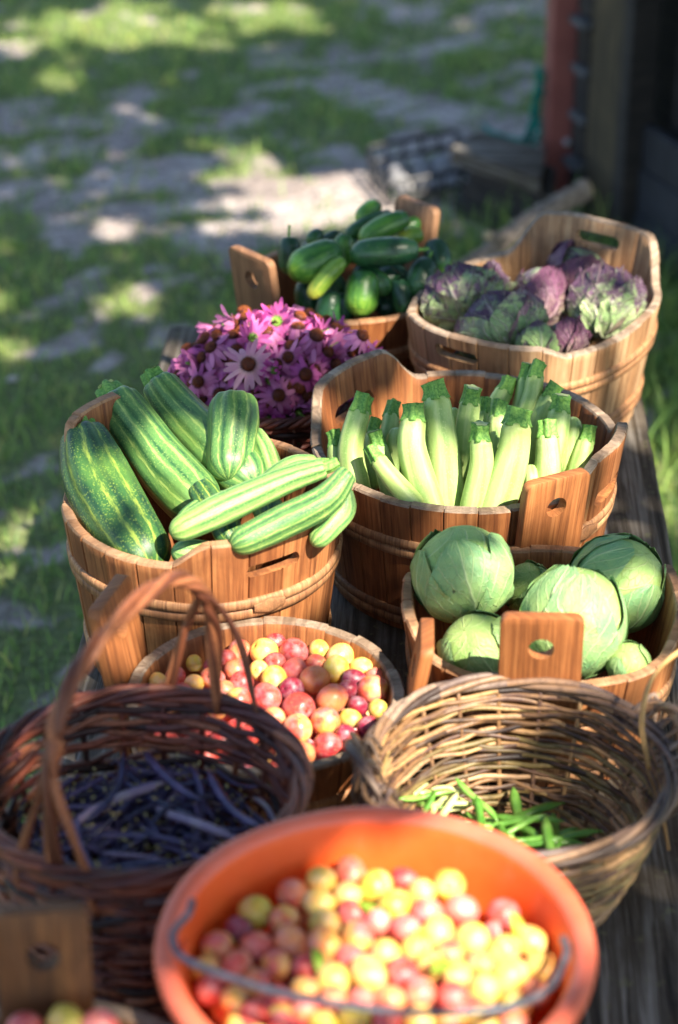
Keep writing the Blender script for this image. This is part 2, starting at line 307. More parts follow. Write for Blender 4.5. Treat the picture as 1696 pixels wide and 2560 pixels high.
# ------------------------------------------------------------------ mesh builder + object helpers
class MB:
    def __init__(s): s.v = []; s.f = []; s.uv = []; s.rn = []; s.mi = []
    def face(s, idx, uvs=None, rnd=.5, mi=0):
        s.f.append(idx); s.uv.append(uvs or [(0, 0)]*len(idx)); s.rn.append(rnd); s.mi.append(mi)
    def grid(s, P, UV=None, rnd=.5, mi=0, closed_u=False, flip=False):
        """P[i][j] points; i rows, j columns"""
        b = len(s.v); nr = len(P); nc = len(P[0])
        for row in P: s.v.extend(row)
        for i in range(nr-1):
            for j in range(nc if closed_u else nc-1):
                j2 = (j+1) % nc
                q = [b+i*nc+j, b+i*nc+j2, b+(i+1)*nc+j2, b+(i+1)*nc+j]
                if UV: uv = [UV[i][j], UV[i][j+1], UV[i+1][j+1], UV[i+1][j]]
                else: uv = [(j/nc, i/(nr-1)), ((j+1)/nc, i/(nr-1)), ((j+1)/nc, (i+1)/(nr-1)), (j/nc, (i+1)/(nr-1))]
                if flip: q.reverse(); uv.reverse()
                s.face(q, uv, rnd(i, j) if callable(rnd) else rnd, mi)
        return b
    def build(s, name, mats, parent=None, origin=None, smooth=True):
        me = bpy.data.meshes.new(name)
        vv = s.v if origin is None else [Vector(p)-Vector(origin) for p in s.v]
        me.from_pydata([tuple(p) for p in vv], [], s.f)
        if not isinstance(mats, (list, tuple)): mats = [mats]
        for m in mats: me.materials.append(m)
        ul = me.uv_layers.new(name='UVMap'); flat = [c for f in s.uv for uv in f for c in uv]
        ul.data.foreach_set('uv', flat)
        a = me.attributes.new('rnd', 'FLOAT', 'FACE'); a.data.foreach_set('value', s.rn)
        me.polygons.foreach_set('material_index', s.mi); me.polygons.foreach_set('use_smooth', [smooth]*len(s.f))
        me.update(); return link(name, me, parent)
def link(name, me, parent=None):
    o = bpy.data.objects.new(name, me); COL.objects.link(o)
    if parent: o.parent = parent
    return o
def tag(o, label, cat, group=None, kind=None):
    if label: o['label'] = label
    if cat: o['category'] = cat
    if group: o['group'] = group
    if kind: o['kind'] = kind
    return o
def empty(name, loc, label, cat, group=None, rz=0):
    o = bpy.data.objects.new(name, None); COL.objects.link(o); o.location = loc; o.rotation_euler = (0, 0, rz)
    o.empty_display_size = .05
    return tag(o, label, cat, group)
def dup(o, label=None, **kw):
    c = o.copy(); COL.objects.link(c)
    for ch in list(o.children):
        d = ch.copy(); COL.objects.link(d); d.parent = c
    if label: c['label'] = label
    for k, v in kw.items(): setattr(c, k, v)
    return c
def frame(d):
    d = Vector(d).normalized(); up = Vector((0, 0, 1)) if abs(d.z) < .9 else Vector((1, 0, 0))
    a = d.cross(up).normalized(); return a, a.cross(d).normalized(), d
def curve_pts(ctrl, n):
    """Catmull-Rom through control points"""
    c = [Vector(p) for p in ctrl]; c = [2*c[0]-c[1]]+c+[2*c[-1]-c[-2]]; out = []; m = len(c)-3
    for k in range(n+1):
        t = k/n*m; i = min(int(t), m-1); t -= i; p0, p1, p2, p3 = c[i:i+4]
        out.append(.5*((2*p1)+(p2-p0)*t+(2*p0-5*p1+4*p2-p3)*t*t+(3*p1-p0-3*p2+p3)*t**3))
    return out
def sweep(mb, pts, rad, ns=8, rnd=.5, mi=0, cs=None, closed=False, ulen=None):
    """tube; rad number/list/func(t); cs(theta,t) multiplies the radius"""
    n = len(pts); pts = [Vector(p) for p in pts]; rows = []; A = None; L = 0; UV = []
    for i, p in enumerate(pts):
        a = pts[(i-1) % n] if closed else pts[max(i-1, 0)]; b = pts[(i+1) % n] if closed else pts[min(i+1, n-1)]
        d = (b-a).normalized()
        if A is None: A = frame(d)[0]
        A = (A-d*A.dot(d)).normalized(); B = d.cross(A); t = i/(n-1)
        r = rad(t) if callable(rad) else (rad[i] if isinstance(rad, (list, tuple)) else rad)
        rows.append([p+(A*math.cos(TAU*k/ns)+B*math.sin(TAU*k/ns))*r*(cs(TAU*k/ns, t) if cs else 1) for k in range(ns)])
        if i: L += (p-pts[i-1]).length
        UV.append([(k/ns, (L/ulen if ulen else t)) for k in range(ns+1)])
    if closed: rows.append(rows[0]); UV.append([(u, UV[-1][0][1]) for u, _ in UV[0]])
    b = mb.grid(rows, UV, rnd, mi, True)
    if not closed:
        mb.face([b+k for k in range(ns)][::-1], None, rnd(0, 0) if callable(rnd) else rnd, mi)
        e = b+(n-1)*ns; mb.face([e+k for k in range(ns)], None, rnd(n-2, 0) if callable(rnd) else rnd, mi)
def box(mb, c, s, rot=None, rnd=.5, mi=0, bev=0.0, uvax=(0, 2)):
    c = Vector(c); hx, hy, hz = s[0]/2, s[1]/2, s[2]/2; rot = rot or Matrix.Identity(3)
    if bev:
        P = []
        for z, k in ((-hz, 1), (-hz+bev, 0), (hz-bev, 0), (hz, 1)):
            x, y = hx-bev*k, hy-bev*k
            P.append([Vector(q) for q in ((-x+bev, -y, z), (x-bev, -y, z), (x, -y+bev, z), (x, y-bev, z), (x-bev, y, z), (-x+bev, y, z), (-x, y-bev, z), (-x, -y+bev, z))])
        UV = [[(q[uvax[0]]+(q[1] if uvax[0] == 0 else q[0])*.7, q[uvax[1]]) for q in r+[r[0]]] for r in P]
        b = mb.grid([[c+rot @ q for q in r] for r in P], UV, rnd, mi, True)
        for k, fl in ((0, True), (3, False)):
            ii = [b+k*8+j for j in range(8)]; uu = [(q[0], q[1]) for q in P[k]]
            if fl: ii.reverse(); uu.reverse()
            mb.face(ii, uu, rnd, mi)
        return
    q = [Vector((x, y, z)) for x in (-hx, hx) for y in (-hy, hy) for z in (-hz, hz)]; b = len(mb.v)
    mb.v.extend(c+rot @ p for p in q)
    for f, ax in (((0, 1, 3, 2), (1, 2)), ((4, 6, 7, 5), (1, 2)), ((0, 4, 5, 1), (0, 2)), ((2, 3, 7, 6), (0, 2)), ((0, 2, 6, 4), (0, 1)), ((1, 5, 7, 3), (0, 1))):
        mb.face([b+i for i in f], [(q[i][ax[0]], q[i][ax[1]]) for i in f], rnd, mi)
def nz(x, y, z=0.0): return MN.noise(Vector((x, y, z)))
ORD = ['first', 'second', 'third', 'fourth', 'fifth', 'sixth', 'seventh', 'eighth', 'ninth', 'tenth', 'eleventh', 'twelfth', 'thirteenth']
# ------------------------------------------------------------------ wooden tubs
def baked(name, mb, mats, mods, parent):
    """apply boolean / bevel modifiers and link the result as one mesh object"""
    o = mb.build(name+'_raw', mats); tmp = []
    for kind, arg in mods:
        if kind == 'bevel':
            md = o.modifiers.new('b', 'BEVEL'); md.width = arg; md.segments = 2; md.limit_method = 'ANGLE'; md.angle_limit = R(40)
        else:
            cu = arg.build('cutter', mats); tmp.append(cu)
            md = o.modifiers.new('c', 'BOOLEAN'); md.operation = 'DIFFERENCE'; md.solver = 'EXACT'; md.object = cu
    dg = bpy.context.evaluated_depsgraph_get(); dg.update()
    me = bpy.data.meshes.new_from_object(o.evaluated_get(dg)); me.name = name
    for x in [o]+tmp: bpy.data.objects.remove(x)
    try: me.set_sharp_from_angle(angle=R(38))
    except Exception: pass
    return link(name, me, parent)
def capsule_cutter(c, tang, nrm, hl, hh, depth, rnd=None):
    mb = MB(); tang = Vector(tang).normalized(); nrm = Vector(nrm).normalized(); up = Vector((0, 0, 1)); P = []
    for k in range(24):
        a = TAU*k/24; x = (hl-hh)*(1 if math.cos(a) > 0 else -1)+hh*math.cos(a); z = hh*math.sin(a)
        if rnd: z += .0025*nz(x*90, rnd); x += .002*nz(z*90, rnd, 4)
        P.append(tang*x+up*z)
    mb.grid([[c+p-nrm*depth for p in P], [c+p+nrm*depth for p in P]], None, .5, 0, True)
    mb.face(list(range(24))[::-1]); mb.face([24+k for k in range(24)])
    return mb
def smooth(x): x = max(0., min(1., x)); return x*x*(3-2*x)
class Tub:
    def __init__(s, name, c, rx, ry, rot, H, label, group, wood='tub', rim='rim', n=2.0, taper=.84, grips=(), slots=(), ears=(), seams=(), nst=26, hoops=(.62, .16), seed=1, thick=.016, cat='tub', earm=None):
        rr = random.Random(seed); s.c = Vector((c[0], c[1], T)); s.H = H; s.rx, s.ry, s.rot, s.n, s.taper = rx, ry, rot, n, taper
        root = empty(name, s.c, label, cat, group); s.root = root; s.earm = earm
        NS = 8; NP = nst*NS; rnds = [rr.random() for _ in range(nst)]; offs = [rr.uniform(-.0012, .0012) for _ in range(nst)]
        hoff = [rr.uniform(-.0015, .0015) for _ in range(nst)]; ph0 = rr.random()
        def h(phi):
            z = H
            for (ga, hw, tr, up) in grips:
                d = abs((math.degrees(phi)-ga+180) % 360-180); z += up*smooth((tr-d)/(tr-hw))
            return z
        s.h = h
        FR = (0, .035, .2, .38, .5, .62, .8, .965)
        rows = []; tl = [0, .2, .4, .6, .8, .93, .985]
        prof = [('o', t) for t in tl]+[('o', 1.0)]+[('i', 1.0)]+[('i', t) for t in tl[::-1]]
        for side, t in prof:
            row = []
            for j in range(NP):
                st = j//NS; k = j % NS; phi = TAU*(st+FR[k]+ph0)/nst; hh = h(phi)+hoff[st]; z = t*hh
                sc = s.scale(z); r = s.rho(phi)*sc
                if side == 'o':
                    r += offs[st]-(.0028 if k == 0 else 0)
                    if t == 1.0: r -= .0025
                    elif t > .97: z = hh-.0035
                else:
                    r -= thick+(-.0012 if k == 0 else 0)
                    if t == 1.0: r += .002
                    elif t > .97: z = hh-.003
                row.append(Vector((r*math.cos(phi), r*math.sin(phi), z)))
            rows.append(row)
        rows.append(rows[0]); mb = MB(); NR = len(rows); b = len(mb.v)
        for row in rows[:-1]: mb.v.extend(row)
        for i in range(NR-1):
            top = i in (6, 7, 8)
            for j in range(NP):
                j2 = (j+1) % NP; i2 = (i+1) % (NR-1); st = j//NS
                u0 = j/NP*TAU*rx; u1 = (j+1)/NP*TAU*rx
                mb.face([i*NP+j, i*NP+j2, i2*NP+j2, i2*NP+j], [(u0, rows[i][j].z), (u1, rows[i][j2].z), (u1, rows[i2][j2].z+(.01 if top else 0)), (u0, rows[i2][j].z+(.01 if top else 0))], rnds[st], 1 if top else 0)
        mods = []
        for (ga, z, hl, hh) in slots:
            d, tg, p = s.at_wall(ga, z); mods.append(('cut', capsule_cutter(p-d*.008, tg, d, hl, hh, .05, seed+.3)))
        for (ga, z0, w) in seams:
            d, tg, p = s.at_wall(ga, (z0+H+.05)/2+.0); cb = MB()
            rot = Matrix((tg, d, (0, 0, 1))).transposed(); box(cb, p, (w, .09, H+.10-z0), rot); cb_c = [('cut', cb)]; mods += cb_c
        s.wall = baked('wall', mb, [M[wood], M[rim]], mods, root)
        bm = MB(); ring = [Vector(((s.rho(TAU*k/60)*s.scale(.02)-.0175)*math.cos(TAU*k/60), (s.rho(TAU*k/60)*s.scale(.02)-.0175)*math.sin(TAU*k/60), .014)) for k in range(60)]
        bm.v = ring+[Vector((p.x, p.y, .002)) for p in ring]
        bm.face(list(range(60)), [(p.x, p.y) for p in ring]); bm.face([60+k for k in range(60)][::-1], [(p.x, p.y) for p in ring][::-1])
        for k in range(60): bm.face([k, 60+k, 60+(k+1) % 60, (k+1) % 60])
        bm.build('bottom', [M[wood]], root, smooth=False)
        for i, hf in enumerate(hoops):
            zc = H*hf; hw = .0135; mbh = MB(); pr = [(-1, 0), (-.8, 1), (0, 1.25), (.8, 1), (1, 0), (1, -.6), (-1, -.6)]
            for strip in range(2):
                rows = []; N = 120; z1 = zc+(strip-.5)*.014; jj = rr.random()
                for k in range(N):
                    a = TAU*k/N; zz = z1+.0015*math.sin(a*2+jj*6)+.0012*nz(a*2, jj*9); r = s.rho(a)*s.scale(zz)+.0012
                    rows.append([Vector(((r+q*.0032)*math.cos(a), (r+q*.0032)*math.sin(a), zz+pz*.0072)) for pz, q in pr])
                rows.append(rows[0]); UV = [[(k*.0072, i2/N*TAU*rx) for k in range(8)] for i2 in range(N+1)]
                mbh.grid(rows, UV, rr.random(), 0, True, flip=True)
            # overlapped, bevelled end of the hoop
            a0 = rr.uniform(-2.4, -.8); pts = []
            for k in range(9):
                a = a0+k*.03; r = s.rho(a)*s.scale(zc)+.0060; pts.append(Vector((r*math.cos(a), r*math.sin(a), zc)))
            rows = []
            for k, p in enumerate(pts):
                d = Vector((p.x, p.y, 0)).normalized(); w = .012*(1-.5*abs(k-4)/4)
                rows.append([p+Vector((0, 0, -w)), p+d*.002+Vector((0, 0, -w*.7)), p+d*.002+Vector((0, 0, w*.7)), p+Vector((0, 0, w)), p-d*.004])
            mbh.grid(rows, None, rr.random(), 0, True, flip=True)
            mbh.build('hoop', M['hoop'], root)
        for (ea, w, z0, z1, inner) in ears:
            s.ear(ea, w, z0, z1, inner, rr)
    def scale(s, z): return s.taper+(1-s.taper)*z/s.H
    def rho(s, phi):
        a = phi-R(s.rot); return (abs(math.cos(a)/s.rx)**s.n+abs(math.sin(a)/s.ry)**s.n)**(-1/s.n)
    def at_wall(s, deg, z):
        a = R(deg); e = .02; f = lambda q: Vector((math.cos(q), math.sin(q), 0))*s.rho(q)*s.scale(z)
        tg = (f(a+e)-f(a-e)).normalized(); d = Vector((tg.y, -tg.x, 0)); return d, tg, f(a)+Vector((0, 0, z))
    def ear(s, deg, w, z0, z1, inner, rr):
        d, tg, p0 = s.at_wall(deg, z0); _, _, p1 = s.at_wall(deg, s.H)
        lean = (p1-p0)/(s.H-z0); th = .017; cr = .012
        base = p0+d*(.0115 if not inner else -.027)
        pts = [(-w/2, 0), (w/2, 0)]
        for k in range(5): a = PI/2*k/4; pts.append((w/2-cr+cr*math.cos(a), z1-z0-cr+cr*math.sin(a)))
        for k in range(5): a = PI/2+PI/2*k/4; pts.append((-w/2+cr+cr*math.cos(a), z1-z0-cr+cr*math.sin(a)))
        mb = MB(); n = len(pts); f = [base+tg*x+lean*z+d*th/2 for x, z in pts]; b = [base+tg*x+lean*z-d*th/2 for x, z in pts]
        mb.v = f+b; r = rr.random()
        mb.face(list(range(n)), pts, r); mb.face([n+k for k in range(n)][::-1], pts[::-1], r)
        for k in range(n):
            k2 = (k+1) % n; mb.face([k2, k, n+k, n+k2], [pts[k2], pts[k], (pts[k][0]+th, pts[k][1]), (pts[k2][0]+th, pts[k2][1])], r)
        hc = base+lean*(z1-z0-.048)
        baked('ear', mb, [M[s.earm] if s.earm else M['tub_pale'] if 'pale' in s.wall.data.materials[0].name else M['ear_dark'] if 'dark' in s.wall.data.materials[0].name else M['ear'], M['rim']],
              [('bevel', .0025), ('cut', capsule_cutter(hc, tg, d, .0158, .0156, .04))], s.root)

TG = 'wooden tubs on the table'
t_zuc = Tub('wooden_tub', (.184, 2.805), .226, .226, 0, .22, 'large round wooden tub holding the small pale zucchini', TG, 'tub', 'rim', taper=.87,
    grips=[(142, 19, 36, .050), (-24, 14, 30, .042)], slots=[(142, .205, .048, .0135), (-27, .188, .045, .0125)], ears=[(-63, .10, .09, .272, False)], nst=30, hoops=(.66, .12), seed=3)
t_dark = Tub('wooden_tub', (-.184, 2.588), .192, .192, 0, .24, 'round wooden tub at left holding big dark striped marrows', TG, 'tub', 'rim_tan', taper=.85,
    grips=[(-58, 26, 44, .034), (146, 14, 30, .085)], slots=[(-58, .225, .040, .0095)], seams=[(-79, .155, .0030)], nst=24, hoops=(.70, .15), seed=8)
t_cab = Tub('wooden_tub', (.263, 2.402), .180, .176, 0, .17, 'low wooden tub at right holding green cabbages', TG, 'tub', 'rim_tan', n=2.4, taper=.85,
    grips=[(0, 20, 38, .03), (180, 18, 36, .02)], ears=[(-96, .10, .05, .293, False)], nst=24, hoops=(.62, .16), seed=12)
t_plum = Tub('wooden_tub', (-.092, 2.248), .174, .176, 0, .15, 'small wooden tub of plums between the willow baskets and marrows', TG, 'tub', 'rim', taper=.86,
    ears=[(163, .105, .03, .258, False), (-2, .085, .03, .240, False)], nst=24, hoops=(.55, .14), seed=21)
t_cuc = Tub('wooden_tub', (.012, 3.481), .184, .184, 0, .18, 'round wooden tub heaped with dark green cucumbers', TG, 'tub', 'rim_tan', taper=.86,
    ears=[(222, .105, .05, .288, False), (42, .10, .05, .280, True)], earm='ear_brown', nst=24, hoops=(.60, .14), seed=31)
t_let = Tub('wooden_tub', (.326, 3.318), .232, .188, 57, .212, 'pale oval wooden tub holding purple lettuces', TG, 'tub_pale', 'rim', n=2.5, taper=.84,
    grips=[(57, 24, 42, .066), (236, 30, 44, .018)], slots=[(57, .245, .042, .0115), (232, .198, .040, .010)], seams=[(262, .17, .002)], nst=28, hoops=(.70, .22), seed=44)
t_bl = Tub('wooden_tub', (-.262, 1.415), .172, .172, 0, .24, 'dark wooden tub with plums at the near left corner of the table', TG, 'tub_dark', 'rim', taper=.86,
    ears=[(95, .088, .10, .362, True)], nst=24, hoops=(.62, .16), seed=51)

# ------------------------------------------------------------------ willow baskets
def basket(name, c, r0, H, label, group, mat, matrim, prof, rows, wr, nst, seed, asp=1.0, jitter=.3, braid=.006, sharp=1, btw=13):
    rr = random.Random(seed); root = empty(name, (c[0], c[1], T), label, 'basket', group); mb = MB()
    N = 156
    for j in range(rows):
        t = (j+.5)/rows; base = rr.random(); segs = sorted(rr.random() for _ in range(rr.randint(3, 6))); cols = [rr.random() for _ in range(8)]
        pts = []; rad = []; zj = rr.uniform(-jitter, jitter)*H/rows*.5; wrr = wr*rr.uniform(.75, 1.15); th0 = rr.uniform(0, 9)
        for k in range(N):
            a = TAU*k/N; z = t*H+zj+nz(math.cos(a)*2+j*3.3, math.sin(a)*2, seed)*wr*1.1*(1+2*jitter)
            r = r0*prof(max(0, min(1, z/H)))+wr*.95*math.sin(nst*a/2+j*PI)*sharp+nz(math.cos(a)*6, math.sin(a)*6, j*2.2)*wr*.5
            pts.append(Vector((r*math.cos(a)*asp, r*math.sin(a), z))); rad.append(wrr*(1+.35*nz(a*1.5, j*7.7, seed)))
        rad.append(rad[0])
        def rn(i, jj, cols=cols, segs=segs): return cols[sum(1 for q in segs if i/N > q)]
        sweep(mb, pts, rad, 6, rn, 0, closed=True)
    mb.build('weave', mat, root)
    sb = MB()
    for k in range(nst):
        a = TAU*(k+.5)/nst; pts = []
        for q in range(9):
            t = q/8*1.02; r = r0*prof(min(1, t)); pts.append(Vector((r*math.cos(a)*asp, r*math.sin(a), t*H)))
        sweep(sb, pts, wr*.9, 6, rr.random())
    sb.build('stakes', mat, root)
    rb = MB(); NN = 170
    for st in range(4):
        pts = []; 
        for k in range(NN):
            a = TAU*k/NN; ph = TAU*st/4+a*btw; br = braid*(1+.25*nz(a*2, st)); r = r0*prof(1)+br*math.cos(ph); pts.append(Vector((r*math.cos(a)*asp, r*math.sin(a), H+.002+br*.9*math.sin(ph))))
        base = [rr.random() for _ in range(12)]
        sweep(rb, pts, braid*.72, 6, lambda i, j, base=base: base[i*12//NN], 0, closed=True)
    rb.build('rim', matrim, root)
    bb = MB(); r = r0*prof(0)
    for k in range(14):
        rk = r*(k+.6)/14; pts = [Vector((rk*math.cos(TAU*q/40)*asp, rk*math.sin(TAU*q/40), .012+.003*math.sin(q*PI/2+k*PI))) for q in range(40)]
        sweep(bb, pts, r/14*.55, 6, rr.random(), 0, closed=True)
    bb.build('bottom', mat, root); return root
def twigs(mb, ctrl, n, spread, rad, seed, turns=2.0, npt=60, taper=.35):
    """a bundle of n twigs twisted round a curve"""
    rr = random.Random(seed); base = curve_pts(ctrl, npt)
    for k in range(n):
        pts = []; o = rr.uniform(0, TAU); tt = turns*rr.uniform(.7, 1.2); rdk = rad*rr.uniform(.75, 1.1)
        for i, p in enumerate(base):
            d = base[min(i+1, npt)]-base[max(i-1, 0)]; A, B, _ = frame(d); t = i/npt; ph = o+TAU*k/n+TAU*tt*t
            s = spread*(1+.3*math.sin(t*7+k))
            pts.append(p+A*math.cos(ph)*s+B*math.sin(ph)*s)
        sweep(mb, pts, lambda t, q=rdk: q*(1-taper*abs(2*t-1)), 7, rr.random(), ulen=.15)

BG = 'willow baskets on the table'
bR = basket('wicker_basket', (.207, 2.034), .174, .19, 'tan willow basket with a few green beans in the bottom', BG, M['wick_tan'], M['wick_rim'],
            lambda t: .56+.44*max(0, t)**.62, 37, .0035, 21, 5, jitter=.8, braid=.0065, sharp=.6, btw=4)
for sgn, a0 in ((1, 12), (-1, 190)):
    hb = MB(); p = [Vector((.174*math.cos(R(a0+q*24)), .174*math.sin(R(a0+q*24)), z)) for q, z in ((-1, .185), (-.75, .215), (0, .232), (.75, .215), (1, .185))]
    for q in (1, 2, 3): p[q] += Vector((math.cos(R(a0)), math.sin(R(a0)), 0))*.018
    twigs(hb, p, 5, .0065, .0042, 7+a0, 1.5, 30)
    for w in range(9):
        a = R(a0+(w-4)*5); c0 = Vector((math.cos(a), math.sin(a), 0)); zc = .17+.02*math.sin(w*2.1)
        twigs(hb, [c0*.150+Vector((0, 0, zc-.06)), c0*.190+Vector((0, 0, zc-.01)), c0*.186+Vector((.01, .01*((w % 3)-1), .215)), c0*.160+Vector((0, .012, .185))], 1, .0, .0034, w+a0, .2, 16)
    hb.build('side_handle', M['wick_rim'], bR)
yb = MB()
twigs(yb, [Vector((.150, .020, .170)), Vector((.145, .045, .215)), Vector((.160, .075, .262)), Vector((.20, .10, .285)), Vector((.235, .10, .27))], 2, .003, .0028, 3, .6, 30)
twigs(yb, [Vector((.150, .020, .170)), Vector((.165, -.01, .13)), Vector((.172, -.04, .10))], 1, .001, .0028, 4, .6, 12)
yb.build('loose_twig', M['wick_yel'], bR)

bL = basket('wicker_basket', (-.213, 1.893), .168, .27, 'dark brown willow basket of purple beans with tall hoop handle', BG, M['wick_red'], M['wick_red'],
            lambda t: .72+.28*max(0, t)**.7, 38, .0044, 23, 9, asp=1.04, jitter=.7, braid=.0065, sharp=.7, btw=5)
hd = MB(); dA = Vector((.143, .284, 0)).normalized(); dP = Vector((-dA.y, dA.x, 0))
def arch(s, w=0.0, k0=-.172, k1=.172, hgt=.228):
    pts = []
    for i in range(13):
        a = PI*i/12; x = -math.copysign(abs(math.cos(a))**.85, math.cos(a))*(.164+.022*math.sin(a)); z = .262+hgt*math.sin(a)**.66
        pts.append(dA*x+dP*(w*(abs(math.cos(a))**3))+Vector((0, 0, z)))
    return pts
twigs(hd, arch(1), 6, .0052, .0044, 5, 3.2, 70, taper=.1)
for w in (-.045, .050):
    b = arch(1); L = [b[0]*.98+dP*w+Vector((0, 0, -.03)), b[0]+dP*w*.8+Vector((0, 0, .012)), b[1]+dP*w*.25, b[2]]
    twigs(hd, L, 2, .003, .0042, int(w*1000)+80, 1, 20)
    Rr = [b[12]*.98+dP*w*1.4+Vector((0, 0, -.03)), b[12]+dP*w*1.2+Vector((0, 0, .02)), b[11]+dP*w*.8, b[10]+dP*w*.3, b[9]]
    twigs(hd, Rr, 2, .003, .0042, int(w*1000)+280, 1, 20)
hd.build('handle', M['wick_handle'], bL)
bF = basket('wicker_basket', (-.100, 3.107), .146, .16, 'brown willow basket under the heap of pink coneflowers', BG, M['wick_red'], M['wick_red'],
            lambda t: .80+.20*max(0, t)**.7, 17, .0045, 21, 14, jitter=.4)

# ------------------------------------------------------------------ orange basin
BC = Vector((.034, 1.594, T)); BR, BH = .207, .31
root = empty('plastic_basin', BC, 'round orange plastic basin full of plums with thin wire bail', 'basin')
def lathe(mb, prof, n=96, mi=0, flip=False, c=Vector((0, 0, 0)), sx=1.0, mis=None, wob=0):
    b = len(mb.v)
    for (r, z) in prof:
        for k in range(n):
            a = TAU*k/n; q = 1+wob*nz(math.cos(a)*1.3, math.sin(a)*1.3, 3)*(r/.2)
            mb.v.append(c+Vector((r*q*math.cos(a)*sx, r*q*math.sin(a), z+wob*.1*nz(math.cos(a)*1.5, math.sin(a)*1.5, 8))))
    for i in range(len(prof)-1):
        for k in range(n):
            k2 = (k+1) % n; q = [b+i*n+k, b+i*n+k2, b+(i+1)*n+k2, b+(i+1)*n+k]
            if flip: q.reverse()
            mb.face(q, None, .5, mis[i] if mis else mi)
mb = MB(); R1 = BR
prof = [(.001, 0), (.125, 0), (.135, .004), (.150, .08), (.166, .18), (.181, .262), (R1-.012, BH-.020), (R1-.003, BH-.020), (R1+.001, BH-.016), (R1+.002, BH-.010), (R1+.001, BH-.004), (R1-.003, BH-.0005), (R1-.009, BH), (R1-.016, BH-.002), (R1-.020, BH-.008), (R1-.022, BH-.016), (.178, .262), (.163, .18), (.147, .08), (.132, .008), (.124, .004), (.001, .004)]
mis = [1 if 6 <= i <= 13 else 0 for i in range(len(prof)-1)]
lathe(mb, prof, 128, mis=mis, wob=.018); mb.build('body', [M['orange'], M['orange_rim']], root)
hw = MB()
pp = [atD(p[0], p[1], D)-BC for p, D in (((482, 2250), 1.615), ((472, 2285), 1.60), ((445, 2315), 1.585), ((432, 2345), 1.57), ((455, 2392), 1.55), ((540, 2432), 1.52), ((700, 2482), 1.485), ((880, 2516), 1.462), ((1060, 2532), 1.455), ((1230, 2524), 1.47), ((1320, 2502), 1.49), ((1372, 2470), 1.52), ((1400, 2430), 1.55), ((1418, 2380), 1.58), ((1408, 2345), 1.60))]
sweep(hw, curve_pts(pp, 90), .0037, 8); hw.build('bail', M['wire'], root)
for sx in (-1, 1):
    lb = MB(); c = Vector((sx*(R1-.022), .01, BH-.03)); pts = [c+Vector((sx*-.004, .010*math.cos(TAU*k/16), .010*math.sin(TAU*k/16))) for k in range(16)]
    sweep(lb, pts, .0028, 6, closed=True); lb.build('bail_lug', M['orange'], root)
# ------------------------------------------------------------------ plums
def plum_mesh(key):
    mb = MB(); rows = []; n, m = 22, 14; UV = []
    for i in range(1, m):
        th = PI*i/m; row = []
        for k in range(n):
            a = TAU*k/n; r = .017*(1+.02*math.cos(2*th))
            r *= 1-.16*math.exp(-(th/.30)**2)-.05*math.exp(-((PI-th)/.2)**2)
            r *= 1-.035*math.exp(-((math.atan2(math.sin(a), math.cos(a)))/.18)**2)*math.sin(th)
            row.append(Vector((r*math.sin(th)*math.cos(a), r*math.sin(th)*math.sin(a), r*math.cos(th)*1.03)))
        rows.append(row)
    b = mb.grid(rows, None, .5, 0, True, flip=True)
    tc = len(mb.v); mb.v += [Vector((0, 0, .0138)), Vector((0, 0, -.0168))]; l = b+(m-2)*n
    for k in range(n): mb.face([tc, b+k, b+(k+1) % n]); mb.face([tc+1, l+(k+1) % n, l+k])
    # stem scar
    s0 = len(mb.v); mb.v += [Vector((.0022*math.cos(TAU*k/8), .0022*math.sin(TAU*k/8), .0146)) for k in range(8)]; mb.face(list(range(s0, s0+8)), None, .5, 1)
    o = mb.build('plum', [PL[key], M['cone']]); me = o.data; bpy.data.objects.remove(o); return me
PM = {k: plum_mesh(k) for k in PL}
def plum(p, key, r, rr, label, group):
    o = link('plum', PM[key]); o.location = p; s = r/.017; o.scale = (s*rr.uniform(.93, 1.05), s*rr.uniform(.95, 1.05), s*rr.uniform(.95, 1.12))
    if rr.random() < .6: o.rotation_euler = (rr.uniform(-1.1, 1.6), rr.uniform(-1.2, 1.2), rr.uniform(0, 6))
    else: o.rotation_euler = (rr.uniform(0, 6), rr.uniform(0, 6), rr.uniform(0, 6))
    return tag(o, label, 'plum', group)
def relax(P, Rd, fixed=0, it=60, contain=None):
    P = [Vector(p) for p in P]
    for _ in range(it):
        for i in range(len(P)):
            for j in range(i+1, len(P)):
                d = P[j]-P[i]; L = d.length; mn = (Rd[i]+Rd[j])*.99
                if L < mn and L > 1e-6:
                    q = d*((mn-L)/L/2); P[i] -= q; P[j] += q
        if contain: P = [contain(p, r) for p, r in zip(P, Rd)]
    return P
def rows_label(items, nper, what, where):
    """items [(px,py,key)] -> labels: position counted row by row from the back"""
    idx = sorted(range(len(items)), key=lambda i: items[i][1]); nr = math.ceil(len(idx)/nper); lab = [None]*len(items)
    for r in range(nr):
        row = sorted(idx[r*nper:(r+1)*nper], key=lambda i: items[i][0])
        for k, i in enumerate(row):
            rw = 'back row' if r == 0 else ('front row' if r == nr-1 else ORD[r]+' row from back')
            lab[i] = f'{PLN[items[i][2]]} {what}, {ORD[k]} from left in {rw}, {where}'
    return lab
rr = random.Random(4)
